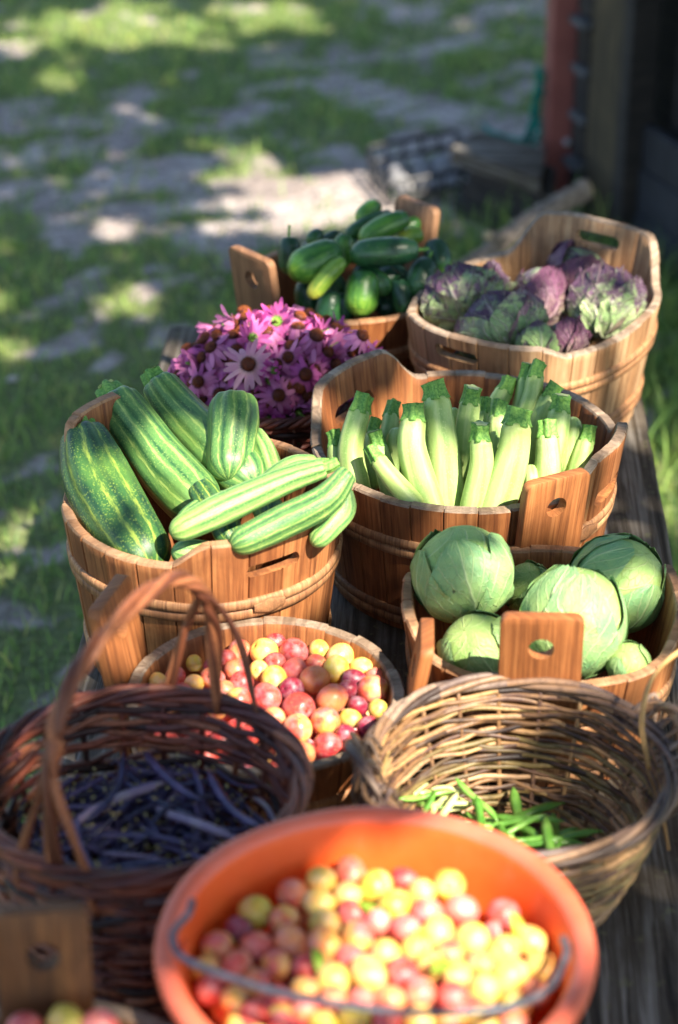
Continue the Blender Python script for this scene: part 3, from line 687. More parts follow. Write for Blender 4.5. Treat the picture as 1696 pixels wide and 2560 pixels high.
tubp = [(665,380,100,'o'),(780,385,122,'y'),(812,345,80,'r'),(915,385,128,'r'),(1013,382,94,'g'),(1130,385,122,'y'),(1255,440,112,'y'),(1135,460,118,'g'),(1320,478,90,'o'),(820,430,98,'r'),(915,460,116,'p'),(1028,452,92,'o'),(1005,507,128,'o'),(1195,498,98,'d'),(1258,545,132,'m'),(808,505,124,'g'),(738,470,88,'y'),(655,468,106,'o'),(665,525,108,'r'),(600,415,88,'r'),(448,435,70,'g'),(300,512,74,'y'),(346,500,88,'r'),(525,505,104,'o'),(535,450,84,'d'),(890,553,112,'d'),(770,590,122,'r'),(662,600,112,'m'),(1090,590,128,'o'),(1195,635,88,'d'),(1282,642,86,'g'),(925,640,140,'r'),(808,688,106,'o'),(930,735,130,'m'),(1050,705,130,'m'),(1145,695,90,'g'),(1222,718,106,'d'),(1140,762,84,'d'),(1055,815,128,'r'),(1165,812,98,'r'),(955,845,108,'o'),(450,530,84,'y'),(400,560,84,'r'),(850,765,90,'r'),(1140,560,84,'d'),(590,560,90,'o'),(700,760,95,'r'),(560,640,92,'m')]
items = [(240+.5485*a, 1420+.5485*b, k) for a, b, d, k in tubp]
labs = rows_label(items, 8, 'plum', 'wooden tub')
P = []; Rd = []
for (x, y, k), (_, _, d, _) in zip(items, tubp):
    c = at(x, y, .725+.012*(1-abs(y-1740)/160)); P.append(c); Rd.append(min(.0205, d*.5485*pm(c)/2*1.07))
def cont(p, r, c=Vector((-.092, 2.248, 0)), R0=.162):
    d = Vector((p.x-c.x, p.y-c.y, 0)); L = d.length
    if L > R0-r: d *= (R0-r)/L; p = Vector((c.x+d.x, c.y+d.y, p.z))
    return Vector((p.x, p.y, max(.700, min(.752, p.z))))
P = relax(P, Rd, it=25, contain=cont)
GP = 'plums in the small wooden tub'
for p, r, (x, y, k), l in zip(P, Rd, items, labs): plum(p, k, r, rr, l, GP)
def filler(c, R0, z, step, n, key_pool, label, group, seed, ymin=None):
    q = random.Random(seed); cnt = 0
    for i in range(-12, 13):
        for j in range(-12, 13):
            x = c[0]+(i+.5*(j % 2))*step+q.uniform(-.003, .003); y = c[1]+j*step*.87+q.uniform(-.003, .003)
            if math.hypot(x-c[0], y-c[1]) < R0 and cnt < n: cnt += 1; plum(Vector((x, y, z+q.uniform(-.003, .003))), q.choice(key_pool), .0172, q, label, group)
filler((-.092, 2.248), .138, .692, .035, 60, 'rrdomdp', 'plum mostly buried under the top layer in the small wooden tub', GP, 5)

basp = [(590,322,98,'y'),(695,300,100,'o'),(775,345,108,'g'),(858,325,80,'r'),(1000,345,106,'g'),(498,370,100,'o'),(370,430,108,'g'),(590,400,98,'y'),(682,378,90,'y'),(690,430,90,'r'),(470,462,104,'m'),(604,462,100,'g'),(842,412,106,'g'),(925,400,95,'y'),(1050,425,110,'p'),(965,440,98,'p'),(325,497,88,'d'),(370,542,110,'o'),(248,545,110,'m'),(488,528,104,'o'),(612,542,112,'m'),(740,512,106,'m'),(785,480,86,'p'),(868,492,100,'p'),(1000,492,104,'y'),(1075,512,108,'y'),(1180,462,106,'r'),(1285,530,104,'y'),(1165,557,108,'y'),(930,548,92,'y'),(1010,560,88,'m'),(815,577,100,'y'),(892,600,86,'y'),(470,612,104,'m'),(548,625,90,'r'),(628,640,112,'y'),(690,588,96,'p'),(325,640,104,'o'),(385,665,104,'m'),(232,632,92,'y'),(240,682,98,'r'),(848,625,104,'r'),(745,665,118,'y'),(915,690,104,'o'),(1050,630,98,'y'),(1105,605,90,'m'),(1220,635,112,'y'),(1325,620,108,'y'),(1012,700,112,'r'),(1135,692,112,'y'),(1212,722,90,'g'),(828,712,96,'o'),(560,738,100,'o'),(640,722,90,'o'),(475,702,100,'r'),(390,758,106,'r'),(478,778,96,'r'),(602,795,104,'g'),(720,782,104,'g'),(832,790,100,'r'),(922,790,100,'y'),(1285,700,96,'o'),(1010,790,98,'m'),(1110,790,100,'g'),(1200,790,98,'o'),(545,690,84,'m'),(300,720,90,'m'),(1130,500,80,'p'),(700,690,84,'p')]
items = [(360+.75*a, 1960+.75*b, k) for a, b, d, k in basp]; labs = rows_label(items, 10, 'plum', 'orange basin')
P = []; Rd = []
for (x, y, k), (_, _, d, _) in zip(items, basp):
    c = at(x, y, .858+.010*math.exp(-((x-1010)/300)**2)); P.append(c); Rd.append(min(.0192, d*.75*pm(c)/2*1.08))
def cont2(p, r, c=BC):
    d = Vector((p.x-c.x, p.y-c.y, 0)); L = d.length; R0 = .176
    if L > R0-r: d *= (R0-r)/L; p = Vector((c.x+d.x, c.y+d.y, p.z))
    return Vector((p.x, p.y, max(.835, min(.893, p.z))))
P = relax(P, Rd, it=25, contain=cont2); GB = 'plums in the orange basin'
for p, r, (x, y, k), l in zip(P, Rd, items, labs): plum(p, k, r, rr, l, GB)
filler((BC.x, BC.y), .150, .824, .035, 90, 'rromyypd', 'plum mostly buried under the top layer in the orange basin', GB, 6)
q = random.Random(77)   # the near side of the heap, toward the photographer
for i in range(22):
    a = R(-165+i*7.2); rad = .135 if i % 2 else .10
    plum(Vector((BC.x+rad*math.cos(a), BC.y+rad*math.sin(a)-.005, .853)), q.choice('ryogmr'), .0168, q, 'plum at the near edge of the heap in the orange basin', GB)
for i, (x, y, k, l) in enumerate([(62,2572,'r','red plum at left, touching the frame edge in the dark wooden tub'),(165,2556,'g','greenish yellow plum in front of the dark plank with the hole'),(252,2568,'p','pinkish red plum at right in the dark wooden tub')]):
    plum(at(x, y, .862), k, .0165, rr, l, 'plums in the dark wooden tub')
filler((-.262, 1.395), .128, .826, .035, 60, 'rrdomdg', 'plum below the frame edge in the dark wooden tub', 'plums in the dark wooden tub', 9)
def small_leaf(p, L, w, rot, mat, label):
    mb = MB(); rows = []
    for i in range(7):
        t = i/6; ww = w*math.sin(PI*min(1, t*.95+.03))**.7
        rows.append([Vector((u*ww/2, (t-.5)*L, .004*math.sin(t*4)+.10*ww*abs(u))) for u in (-1, -.5, 0, .5, 1)])
    mb.grid(rows); o = mb.build('leaf', mat); o.location = p; o.rotation_euler = rot
    return tag(o, label, 'leaf', 'loose leaves among the plums')
for px, py, dz, L, rot, m_, l in ((1290, 2315, .885, .026, (.9, .2, .4), 'leaf_y', 'yellow green leaf standing among plums at right in orange basin'), (928, 2284, .874, .036, (.5, .3, 1.0), 'leaf_g', 'green leaf lying behind the middle of the plum heap'),
      (1108, 2418, .886, .034, (.5, -.2, 2.4), 'leaf_g', 'small bright green leaf on plums right of the basin centre'), (792, 2396, .880, .026, (.4, .3, .2), 'leaf_g', 'small green leaf left of the basin centre'), (1046, 2345, .880, .022, (.9, .3, -.3), 'leaf_g', 'narrow pale leaf between plums at the brightest spot')):
    small_leaf(at(px, py, dz), L, L*.5, rot, M[m_], l)

# ------------------------------------------------------------------ zucchini
def gourd(name, ctrl, prof, mat, ribs, ribd, label, cat, group, stem=None, ns=30, npt=34, stem_mat='stub', flat=1.0, seed=0, stemlen=.022, stemr=.55, calyx=True):
    """ctrl runs from stem end to blossom end; prof = radii at equal steps"""
    pts = curve_pts(ctrl, npt); o0 = pts[npt//2].copy(); pr = curve_pts([Vector((r, 0, 0)) for r in prof], npt)
    # rounded ends
    L = sum((pts[i+1]-pts[i]).length for i in range(npt)); mb = MB()
    def rad(t):
        i = min(npt, int(t*npt+.5)); r = pr[i].x; d1 = (1-t)*L
        e = r*.95
        if d1 < e: r *= math.sqrt(max(.0, 1-(1-d1/e)**2))*.97+.03
        d0 = t*L; e0 = r*.6
        if d0 < e0: r *= .72+.28*math.sqrt(max(0, 1-(1-d0/e0)**2))
        return r
    # denser sampling toward the ends
    ts = [.5-.5*math.cos(PI*i/npt) for i in range(npt+1)]; P2 = [curve_at(pts, t) for t in ts]; R2 = [rad_interp(rad, t, npt) for t in ts]
    cs = lambda a, t: (1+ribd*(abs(math.cos(ribs*a/2))**1.5-.5)*(1.3-t))*(1+.012*nz(math.cos(a)*2, t*5, seed))
    sweep(mb, [p-o0 for p in P2], R2, ns, .5, 0, cs)
    body = mb.build(name, mat); body.location = o0; tag(body, label, cat, group)
    if stem:
        d = (pts[0]-pts[1]).normalized(); A, B, _ = frame(d); sb = MB(); r0 = prof[0]*stemr
        q = random.Random(seed+5); side = A*q.uniform(-.3, .3)+B*q.uniform(-.3, .3)
        sp = [pts[0]-d*.004, pts[0]+d*stemlen*.25, pts[0]+(d+side*.3)*stemlen*.6, pts[0]+(d+side*.6)*stemlen]
        star = lambda a, t: 1+(.16+.05*t)*math.cos(5*a+seed)+.04*nz(math.cos(a)*3, math.sin(a)*3, seed)
        sweep(sb, [p-o0 for p in curve_pts(sp, 8)], lambda t: r0*(1.36-1.0*t+.72*t*t) if calyx else r0*(1.1-.2*t), 30, .5, 0, star)
        # the cut face
        e = sp[-1]; dd = (sp[-1]-sp[-2]).normalized(); A, B, _ = frame(dd); ring = []
        for k in range(24): a = TAU*k/24; ring.append(e-o0+dd*.0006+(A*math.cos(a)+B*math.sin(a))*r0*.85*(1+.16*math.cos(5*a)))
        b = len(sb.v); sb.v += ring; sb.face([b+k for k in range(24)], None, .5, 1)
        sb.build('stem', [M[stem_mat], M['stub_cut']], body)
    return body
def curve_at(pts, t):
    n = len(pts)-1; x = t*n; i = min(int(x), n-1); return pts[i].lerp(pts[i+1], x-i)
def rad_interp(f, t, n): 
    return f(t)
GZ = 'pale zucchini standing in the round wooden tub'
def cz(cx, cy): return 740+.5485*cx, 840+.5485*cy
# (stem x,y ; mid x,y ; bottom x,y ; width ; depth at top ; lean of bottom toward camera ; stem?, label)
PZ = [
 ((372,560),(430,640),(520,745),84,2.66,.035,1,'short pale zucchini leaning left in the front, stem toward the marrows'),
 ((535,378),(530,520),(600,760),122,2.69,.045,1,'sunlit pale zucchini bent at the middle, left of the tallest front one'),
 ((638,275),(668,500),(692,775),136,2.73,.06,1,'long thick pale zucchini, tallest of the front row'),
 ((843,468),(846,600),(812,775),108,2.67,.03,1,'short pale zucchini between two thick ones at front centre'),
 ((1008,395),(985,560),(915,775),146,2.68,.04,1,'thickest pale zucchini, leaning behind the plank with the hole'),
 ((1146,452),(1150,550),(1150,650),108,2.72,.03,1,'short glossy pale zucchini behind the right of the plank'),
 ((1325,470),(1308,530),(1285,620),84,2.79,.02,1,'pale zucchini lowest at the far right against the rim'),
 ((1268,372),(1258,460),(1250,580),92,2.82,.03,0,'stemless pale zucchini with its blossom end up at right'),
 ((1205,335),(1185,450),(1150,600),108,2.80,.03,1,'pale zucchini third from right with dark green stem'),
 ((1158,275),(1115,380),(1085,560),92,2.85,.03,1,'pale zucchini leaning right, behind the dark stemmed one'),
 ((1092,180),(1075,280),(1020,430),84,2.87,.03,1,'right one of the two joined zucchini standing highest at back'),
 ((1046,190),(1035,290),(1000,430),78,2.89,.03,1,'left one of the two joined zucchini standing highest at back'),
 ((952,250),(915,320),(880,420),92,2.88,.03,1,'sunlit pale zucchini at the back, left of the tall joined pair'),
 ((925,360),(920,450),(915,640),88,2.77,.03,1,'pale zucchini with frilly stem in the middle of the tub'),
 ((858,345),(850,420),(845,560),66,2.80,.03,1,'small knobbly pale zucchini in the middle of the tub'),
 ((795,300),(778,450),(770,720),104,2.76,.03,1,'pale zucchini just right of the tallest front one'),
 ((436,360),(425,440),(400,560),82,2.83,.04,1,'pale zucchini at the back in front of the handle hole'),
 ((292,335),(250,520),(280,720),112,2.74,.05,1,'long curved pale zucchini at the left with tilted stem'),
 ((352,440),(350,500),(345,640),74,2.77,.03,1,'thin zucchini with dark stem right of the long curved one'),
 ((378,500),(400,580),(440,720),84,2.71,.03,1,'pale zucchini tucked behind the short leaning front one'),
 ((183,498),(190,570),(215,680),84,2.74,.03,1,'squat ribbed zucchini at the far left beside the rim'),
 ((588,420),(595,520),(600,680),62,2.75,.03,1,'zucchini mostly hidden between the two long front ones'),
 ((462,420),(455,500),(450,640),84,2.78,.03,0,'zucchini lying deep behind the bent sunlit one'),
 ((1068,590),(1075,650),(1080,760),66,2.70,.03,0,'zucchini tip peeking out right of the thickest one'),
 ((720,330),(722,420),(725,600),66,2.80,.03,0,'plain green zucchini side hidden behind the tallest front one'),
]
for i, (a, b, c, w, D, ln, st, lab) in enumerate(PZ):
    pa, pb, pc = atD(*cz(*a), D), atD(*cz(*b), D-ln*.5), atD(*cz(*c), D-ln); pc.z = max(pc.z, T+.05)
    r = w*.5485/2*pm(pb)*1.17; ex = pc+(pc-pb)*.45; ex.z = max(ex.z, T+.04)
    if not st: pa = pa+(pa-pb)*.05
    gourd('zucchini', [pa, pb, pc, ex] if st else [ex, pc, pb, pa], [r*.80, r*.88, r*1.0, r*1.03, r*.9] if st else [r*.9, r, r, r*.92, r*.55], M['zuc_pale'], 6, .05, lab, 'zucchini', GZ, bool(st), seed=i*1.7, stemlen=.021, stemr=.72)
def cd(cx, cy): return 100+.5357*cx, 880+.5357*cy
GD = 'big marrows in the left wooden tub'
DZ = [
 ([(200,372,2.67),(275,600,2.60),(380,800,2.53),(530,1020,2.44)], [.66,.98,1.05,1.0,.85], 262, 'zuc_dark', 8, 'darkest marrow with two pale scars, leftmost in the tub', .4),
 ([(345,215,2.76),(450,360,2.72),(600,560,2.66),(790,760,2.58)], [.80,.90,.96,1.06,1.02], 212, 'zuc_mid', 7, 'long ribbed marrow, second from the left', 1),
 ([(545,140,2.82),(660,290,2.78),(830,460,2.71),(1010,640,2.63)], [.72,.88,.98,1.08,1.0], 196, 'zuc_mid', 7, 'long marrow leaning against the back rim, third from the left', 1),
 ([(905,205,2.74),(905,330,2.71),(890,480,2.67),(880,600,2.63)], [.86,1.0,.96,.9,.8], 196, 'zuc_mid', 9, 'upright striped marrow in front of the pink flowers', 0),
 ([(1000,380,2.72),(1050,470,2.69),(1090,590,2.65),(1100,660,2.62)], [.8,1.0,1.0,.9], 95, 'zuc_light', 6, 'thin green marrow behind the upright striped one', 0),
 ([(1330,540,2.50),(1150,600,2.49),(880,720,2.46),(610,850,2.42)], [.66,.84,1.0,1.08,.80], 142, 'zuc_light', 5, 'light green zucchini lying across the front, uppermost', 1),
 ([(1440,560,2.475),(1330,690,2.45),(1120,800,2.43),(890,910,2.40)], [.62,.92,1.06,1.06,.85], 150, 'zuc_mid', 5, 'dark zucchini lying across the front rim, curved up at right', 0),
 ([(1425,640,2.50),(1420,730,2.49),(1360,810,2.47),(1270,900,2.45)], [.60,1.0,1.0,.9], 112, 'zuc_light', 5, 'bright green zucchini hanging over the rim at right', 0),
 ([(860,960,2.46),(790,945,2.46),(700,940,2.45),(620,930,2.44)], [.7,1.0,1.1,.9], 120, 'zuc_light', 5, 'yellowish zucchini end under the crossing light green one', 0),
 ([(900,680,2.53),(800,700,2.52),(700,760,2.50),(640,830,2.48)], [.8,1.0,1.0,.8], 90, 'zuc_mid', 5, 'bluish green zucchini glimpsed behind the crossing one', 0),
 ([(1290,525,2.55),(1180,540,2.54),(1060,620,2.53),(960,700,2.52)], [.8,1.0,1.0,.8], 110, 'zuc_light', 5, 'pale zucchini lying behind the crossing light green one', 1),
 ([(740,620,2.54),(790,700,2.52),(860,800,2.50),(900,900,2.46)], [.8,1,1,.9], 150, 'zuc_dark', 6, 'dark marrow at the bottom under the crossing light green one', 0),
 ([(1000,640,2.62),(1060,720,2.58),(1100,820,2.54),(1120,900,2.50)], [.8,1,1,.9], 150, 'zuc_dark', 6, 'dark marrow at the bottom right below the thin green one', 0),
]
for i, (cp, pr, w, mt, nr, lab, st) in enumerate(DZ):
    P = [atD(*cd(x, y), D) for x, y, D in cp]; r = w*.5357/2*pm(P[1])*(1.20 if i < 5 else .98); 
    gourd('marrow' if w > 180 else 'zucchini', P, [r*q for q in pr], M[mt], nr, .12, lab, 'marrow' if w > 180 else 'zucchini', GD, bool(st), ns=44, npt=40, seed=i*2.3+1, stemlen=.018, stemr=.60, stem_mat='stub' if st == 1 else 'stub', calyx=False)

# ------------------------------------------------------------------ cucumbers
def cq(cx, cy): return 560+.3827*cx, 460+.3827*cy
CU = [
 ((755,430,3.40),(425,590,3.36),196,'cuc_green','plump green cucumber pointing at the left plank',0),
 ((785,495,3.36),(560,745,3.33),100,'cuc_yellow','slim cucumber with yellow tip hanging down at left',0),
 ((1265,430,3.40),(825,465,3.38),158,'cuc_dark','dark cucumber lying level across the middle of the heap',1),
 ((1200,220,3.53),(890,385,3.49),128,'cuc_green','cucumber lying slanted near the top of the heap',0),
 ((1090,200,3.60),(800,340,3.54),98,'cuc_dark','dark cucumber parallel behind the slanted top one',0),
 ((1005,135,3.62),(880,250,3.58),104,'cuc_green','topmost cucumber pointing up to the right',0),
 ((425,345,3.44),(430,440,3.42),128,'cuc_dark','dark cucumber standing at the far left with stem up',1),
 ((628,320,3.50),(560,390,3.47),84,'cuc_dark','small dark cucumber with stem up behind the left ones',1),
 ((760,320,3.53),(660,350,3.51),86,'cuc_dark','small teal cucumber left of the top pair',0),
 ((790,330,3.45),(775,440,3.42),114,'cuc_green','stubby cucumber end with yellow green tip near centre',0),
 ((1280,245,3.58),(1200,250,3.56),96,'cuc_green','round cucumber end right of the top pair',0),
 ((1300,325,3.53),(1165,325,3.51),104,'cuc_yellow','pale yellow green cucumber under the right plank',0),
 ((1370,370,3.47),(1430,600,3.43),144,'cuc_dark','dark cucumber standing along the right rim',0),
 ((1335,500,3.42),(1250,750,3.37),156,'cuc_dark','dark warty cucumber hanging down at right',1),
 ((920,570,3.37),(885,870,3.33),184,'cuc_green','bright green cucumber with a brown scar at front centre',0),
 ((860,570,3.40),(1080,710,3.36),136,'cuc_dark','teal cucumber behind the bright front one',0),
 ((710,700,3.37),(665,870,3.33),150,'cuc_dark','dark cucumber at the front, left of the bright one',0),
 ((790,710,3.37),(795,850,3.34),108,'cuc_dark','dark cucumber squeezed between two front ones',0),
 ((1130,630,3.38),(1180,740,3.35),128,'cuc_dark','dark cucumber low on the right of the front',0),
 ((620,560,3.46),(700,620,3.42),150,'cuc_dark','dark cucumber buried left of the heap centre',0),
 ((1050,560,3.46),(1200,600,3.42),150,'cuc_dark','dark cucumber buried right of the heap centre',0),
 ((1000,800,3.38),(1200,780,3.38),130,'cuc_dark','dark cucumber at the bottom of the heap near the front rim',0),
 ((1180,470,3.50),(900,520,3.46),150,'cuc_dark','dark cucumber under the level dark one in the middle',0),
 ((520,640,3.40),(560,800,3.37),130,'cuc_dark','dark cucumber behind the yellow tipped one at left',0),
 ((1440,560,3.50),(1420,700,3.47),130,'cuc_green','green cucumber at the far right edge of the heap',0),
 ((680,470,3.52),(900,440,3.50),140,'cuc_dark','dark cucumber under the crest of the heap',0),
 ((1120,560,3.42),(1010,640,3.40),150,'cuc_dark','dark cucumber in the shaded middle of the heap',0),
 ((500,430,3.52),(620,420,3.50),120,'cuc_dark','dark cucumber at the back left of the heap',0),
]
for i, (a, b, w, mt, lab, st) in enumerate(CU):
    pa, pb = atD(*cq(a[0], a[1]), a[2]), atD(*cq(b[0], b[1]), b[2]); r = w*.3827/2*pm(pa)*1.22
    d = (pb-pa); L = d.length
    if L < 2.6*r: pb = pa+(d.normalized()+Vector((0, .4, -.5))).normalized()*r*3.2; d = pb-pa
    mid = (pa+pb)/2+Vector((0, 0, .06*d.length))*(1 if i % 2 else .2); dn = d.normalized()
    gourd('cucumber', [pa, mid, pb], [r*.62, r*.93, r*1.0, r*.97, r*.72], M[mt], 8, .02, lab, 'cucumber', 'cucumbers heaped in the round tub', bool(st), ns=26, npt=24, seed=i*1.3, stemlen=.020, stemr=.16, stem_mat='stub', calyx=False)

# ------------------------------------------------------------------ leafy heads
def head(name, c, r, leaves, mats, label, cat, group, base_dir=(0, 0, -1), ruffle=.05, lift=.04, seed=0, sq=(1, 1, 1), W=1.15, thm=2.55, curl=0, spin=0):
    rr = random.Random(seed); mb = MB(); n, m = 48, 32; rows = []; UV = []
    for i in range(m+1):
        th = max(.02, min(PI-.02, PI*i/m)); row = []; uvr = []
        for k in range(n+1):
            a = TAU*k/n; dv = Vector((math.sin(th)*math.cos(a), math.sin(th)*math.sin(a), math.cos(th)))
            q = r*(.965+.035*nz(dv.x*1.6+seed, dv.y*1.6, dv.z*1.6)+.010*abs(math.sin(a*2.5+th*2+seed)))
            p = dv*q
            row.append(Vector((p.x*sq[0], p.y*sq[1], p.z*sq[2]))); uvr.append(((k/n*2.5) % 1.0 if k < n else 0.0, 1-i/m))
        rows.append(row[:n]); UV.append([(k/n*2, 1-i/m) for k in range(n+1)])
    mb.grid(rows, UV, rr.random(), 0, True, flip=True)
    body = mb.build(name, mats[1])
    for L in range(leaves):
        lb = MB(); a0 = spin+L*2.39996+rr.uniform(-.2, .2); rnd = rr.random(); nu, nv = 34, 34; rows = []; UV = []
        thmax = thm*rr.uniform(.88, 1.06); wid = W*rr.uniform(.88, 1.1); lay = .012+.022*(L+1)/leaves; s2 = rr.uniform(0, 50)
        for i in range(nv+1):
            v = i/nv; th = .06+v*thmax; mer = Vector((math.sin(th)*math.cos(a0), math.sin(th)*math.sin(a0), -math.cos(th))); side = Vector((-math.sin(a0), math.cos(a0), 0))
            prof = (math.sin(PI*min(1, v**.75*.93+.07))**.55) if v < 1 else .15
            prof = max(prof, .12); row = []; uvr = []
            for j in range(nu+1):
                u = 2*j/nu-1; lam = u*wid*prof*(1+.05*nz(v*5, s2, j > nu/2)); edge = max(abs(u)**5, v**9)
                dv = mer*math.cos(lam)+side*math.sin(lam)
                q = 1+lay+lift*edge*(1+.8*nz(u*2, v*3, s2))+ruffle*edge*nz(u*4.5+s2, v*9, 1.5)+.012*nz(u*2.5, v*3, s2)+.026*math.exp(-(u/.06)**2)*(1-v*.8)+.006*math.exp(-(((v*5.5-abs(u)**.7*3) % 1-.5)/.13)**2)*min(1, abs(u)*6)
                q += curl*v**6*.5+.020*nz(dv.x*2.2+s2, dv.y*2.2, dv.z*2.2)-.006*abs(math.sin(v*14+abs(u)*4))*.25
                p = dv*r*q; row.append(Vector((p.x*sq[0], p.y*sq[1], p.z*sq[2]))); uvr.append((j/nu, v))
            rows.append(row); UV.append(uvr)
        lb.grid(rows, UV, rnd); lb.build('outer_leaf', mats[0] if L >= 1 else mats[2 % len(mats)], body)
    body.location = c; body.rotation_euler = Vector((0, 0, -1)).rotation_difference(Vector(base_dir).normalized()).to_euler()
    return tag(body, label, cat, group)
GC = 'green cabbages in the low tub'
def HP(px, py, D): return atD(px, py, D)
CB = [((1158,1433,2.44),132,(.25,-.25,-.9),5,'round bluish green cabbage at left, resting on the rim',1,(1,1,.96)),
      ((1544,1462,2.47),129,(-.55,.1,-.85),6,'cabbage at the right back with strong leaf veins and holes',2,(1,1,.98)),
      ((1436,1552,2.35),136,(-.1,-.45,-.85),5,'tall pale green cabbage just right of the front plank',3,(1,1,1.08)),
      ((1195,1625,2.33),98,(.4,.3,-.8),4,'small cabbage low at left half hidden by the plank',4,(1.05,1,1)),
      ((1320,1470,2.50),68,(0,.3,-.8),4,'pale cabbage glimpsed between the left and front cabbages',5,(1,1,1)),
      ((1572,1660,2.30),58,(.3,.3,-.8),4,'small cabbage tip deep beside the right wall of the tub',6,(1,1,1))]
for (px, py, D), rp, bd, nl, lab, sd, sq in CB:
    c = atD(px, py, D); r = rp*pm(c)*.955
    head('cabbage', c, r, nl, [M['cab'], M['cab_in'], M['cab']], lab, 'cabbage', GC, bd, .045, .035, sd*3.1, sq, W=.98, thm=2.6, spin=sd*1.3)
GL = 'purple lettuces in the pale oval tub'
LT = [((1168,756,3.33),94,(.35,-.75,-.55),8,'wide open lettuce with bluish purple outer leaves at left',1,(1.1,1,.80),'let',.14,.12),
      ((1350,744,3.36),72,(-.1,-.8,-.5),6,'small rosy purple lettuce in the middle of the tub',2,(.95,1,1.1),'let_p',.08,.05),
      ((1452,690,3.46),80,(-.5,-.2,-.8),6,'deep purple lettuce at the back below the handle hole',3,(1.1,1,.85),'let_p',.10,.07),
      ((1516,766,3.33),88,(-.15,-.8,-.6),8,'large lettuce at right with green ribs fanning from its base',4,(1.02,1,1.0),'let',.12,.09),
      ((1250,822,3.21),88,(.30,-.85,-.35),7,'pale teal and purple lettuce at the front leaning on the rim',5,(1.3,1,.8),'let',.10,.06),
      ((1344,862,3.15),52,(.1,-.8,-.5),5,'small greenish lettuce tucked at the front right corner',6,(1,1,1),'let_g',.08,.05),
      ((1412,850,3.18),54,(.2,-.6,-.7),6,'dark red lettuce with a yellow leaf below the large right one',7,(1,1,.9),'let_p',.16,.12)]
for (px, py, D), rp, bd, nl, lab, sd, sq, mt, ruf, lift in LT:
    c = atD(px, py, D); r = rp*pm(c)*1.02
    head('lettuce', c, r, nl, [M[mt], M['let'], M['let_p']], lab, 'lettuce', GL, bd, ruf*1.15, lift*1.3, sd*5.1, sq, W=.95, thm=2.35, curl=.10)

# ------------------------------------------------------------------ coneflowers
def flower_proto(seed, droop, npet, pm_, green=False):
    q = random.Random(seed); o = None; cb = MB(); rc = .0115 if not green else .011
    rows = []
    for i in range(7):
        th = PI/2*i/6.2; rows.append([Vector((rc*math.cos(th)*math.cos(TAU*k/18), rc*math.cos(th)*math.sin(TAU*k/18), .010*math.sin(th))) for k in range(18)])
    cb.grid(rows, None, .5, 0, True)
    for k in range(110):   # spines of the cone
        z = (k+.5)/110; a = k*2.39996; s = math.sqrt(max(0, 1-z*z)); p = Vector((rc*s*math.cos(a), rc*s*math.sin(a), .010*z)); d = Vector((s*math.cos(a), s*math.sin(a), z*.9+.25)).normalized()
        A, B, _ = frame(d); b = len(cb.v); cb.v += [p+A*.0009, p-A*.0005+B*.0008, p-A*.0005-B*.0008, p+d*.0042]
        for f in ((0, 1, 3), (1, 2, 3), (2, 0, 3)): cb.face([b+i for i in f], None, .5, 1 if z > (.55 if not green else 2) else 0)
    root_mb = MB()
    for k in range(npet):
        a = TAU*(k+q.uniform(-.25, .25))/npet; L = .034*q.uniform(.82, 1.12); w = .0098*q.uniform(.8, 1.15); dr = droop+q.uniform(-.28, .28); tw = q.uniform(-.45, .45); bend = q.uniform(-.2, .7)
        d = Vector((math.cos(a), math.sin(a), 0)); sd = Vector((-math.sin(a), math.cos(a), 0)); rows = []; UV = []; p = d*rc*.82+Vector((0, 0, .001))
        for i in range(7):
            t = i/6; ang = dr+bend*t+.25*math.sin(t*3+k); dirv = d*math.cos(ang)+Vector((0, 0, -math.sin(ang))); nrm = d*math.sin(ang)+Vector((0, 0, math.cos(ang)))
            if i: p = p+dirv*L/6
            ww = w*(.40+.60*math.sin(PI*min(.86, .12+t*.80)))*(1 if t < .95 else .62)
            s2 = (sd*math.cos(tw*t)+nrm*math.sin(tw*t))
            rows.append([p+s2*(u*ww/2)+nrm*(.0011*(1-abs(u))*1 if u else -.0003)+(dirv*(.0018 if abs(u) == .5 else 0) if i == 6 else Vector((0, 0, 0))) for u in (-1, -.5, 0, .5, 1)])
            UV.append([(j/4, t) for j in range(5)])
        root_mb.grid(rows, UV, q.random())
    st = MB(); sweep(st, [Vector((0, 0, .001)), Vector((0, 0, -.006)), Vector((.001, 0, -.020))], [.0075, .0035, .0022], 8)
    for k in range(16):    # green bracts behind the flower
        a = TAU*k/16; d = Vector((math.cos(a), math.sin(a), 0)); sd = Vector((-math.sin(a), math.cos(a), 0)); b0 = d*.005+Vector((0, 0, -.002))
        b = len(st.v); st.v += [b0+sd*.0016, b0-sd*.0016, b0+d*.0075+Vector((0, 0, -.004 if k % 2 else -.001))]; st.face([b, b+1, b+2]); 
    petals = root_mb.build('coneflower', M[pm_]); cone = cb.build('cone', [M['cone'] if not green else M['cone_green'], M['cone_tip'] if not green else M['cone_green']], petals)
    st.build('bracts', M['cone_green'], petals); return petals
FP = [flower_proto(1, .50, 17, 'petal'), flower_proto(2, 1.0, 15, 'petal'), flower_proto(3, .45, 18, 'petal_deep'), flower_proto(4, 1.1, 15, 'petal_deep'), flower_proto(5, .8, 16, 'petal'), flower_proto(6, .05, 17, 'petal_pale')]
GF = 'cut coneflowers heaped in the basket'
def lookrot(nv, spin):
    return (Vector(nv).to_track_quat('Z', 'Y') @ Matrix.Rotation(spin, 3, 'Z').to_quaternion()).to_euler()
FC = Vector((-.100, 3.118, .735)); q = random.Random(12)
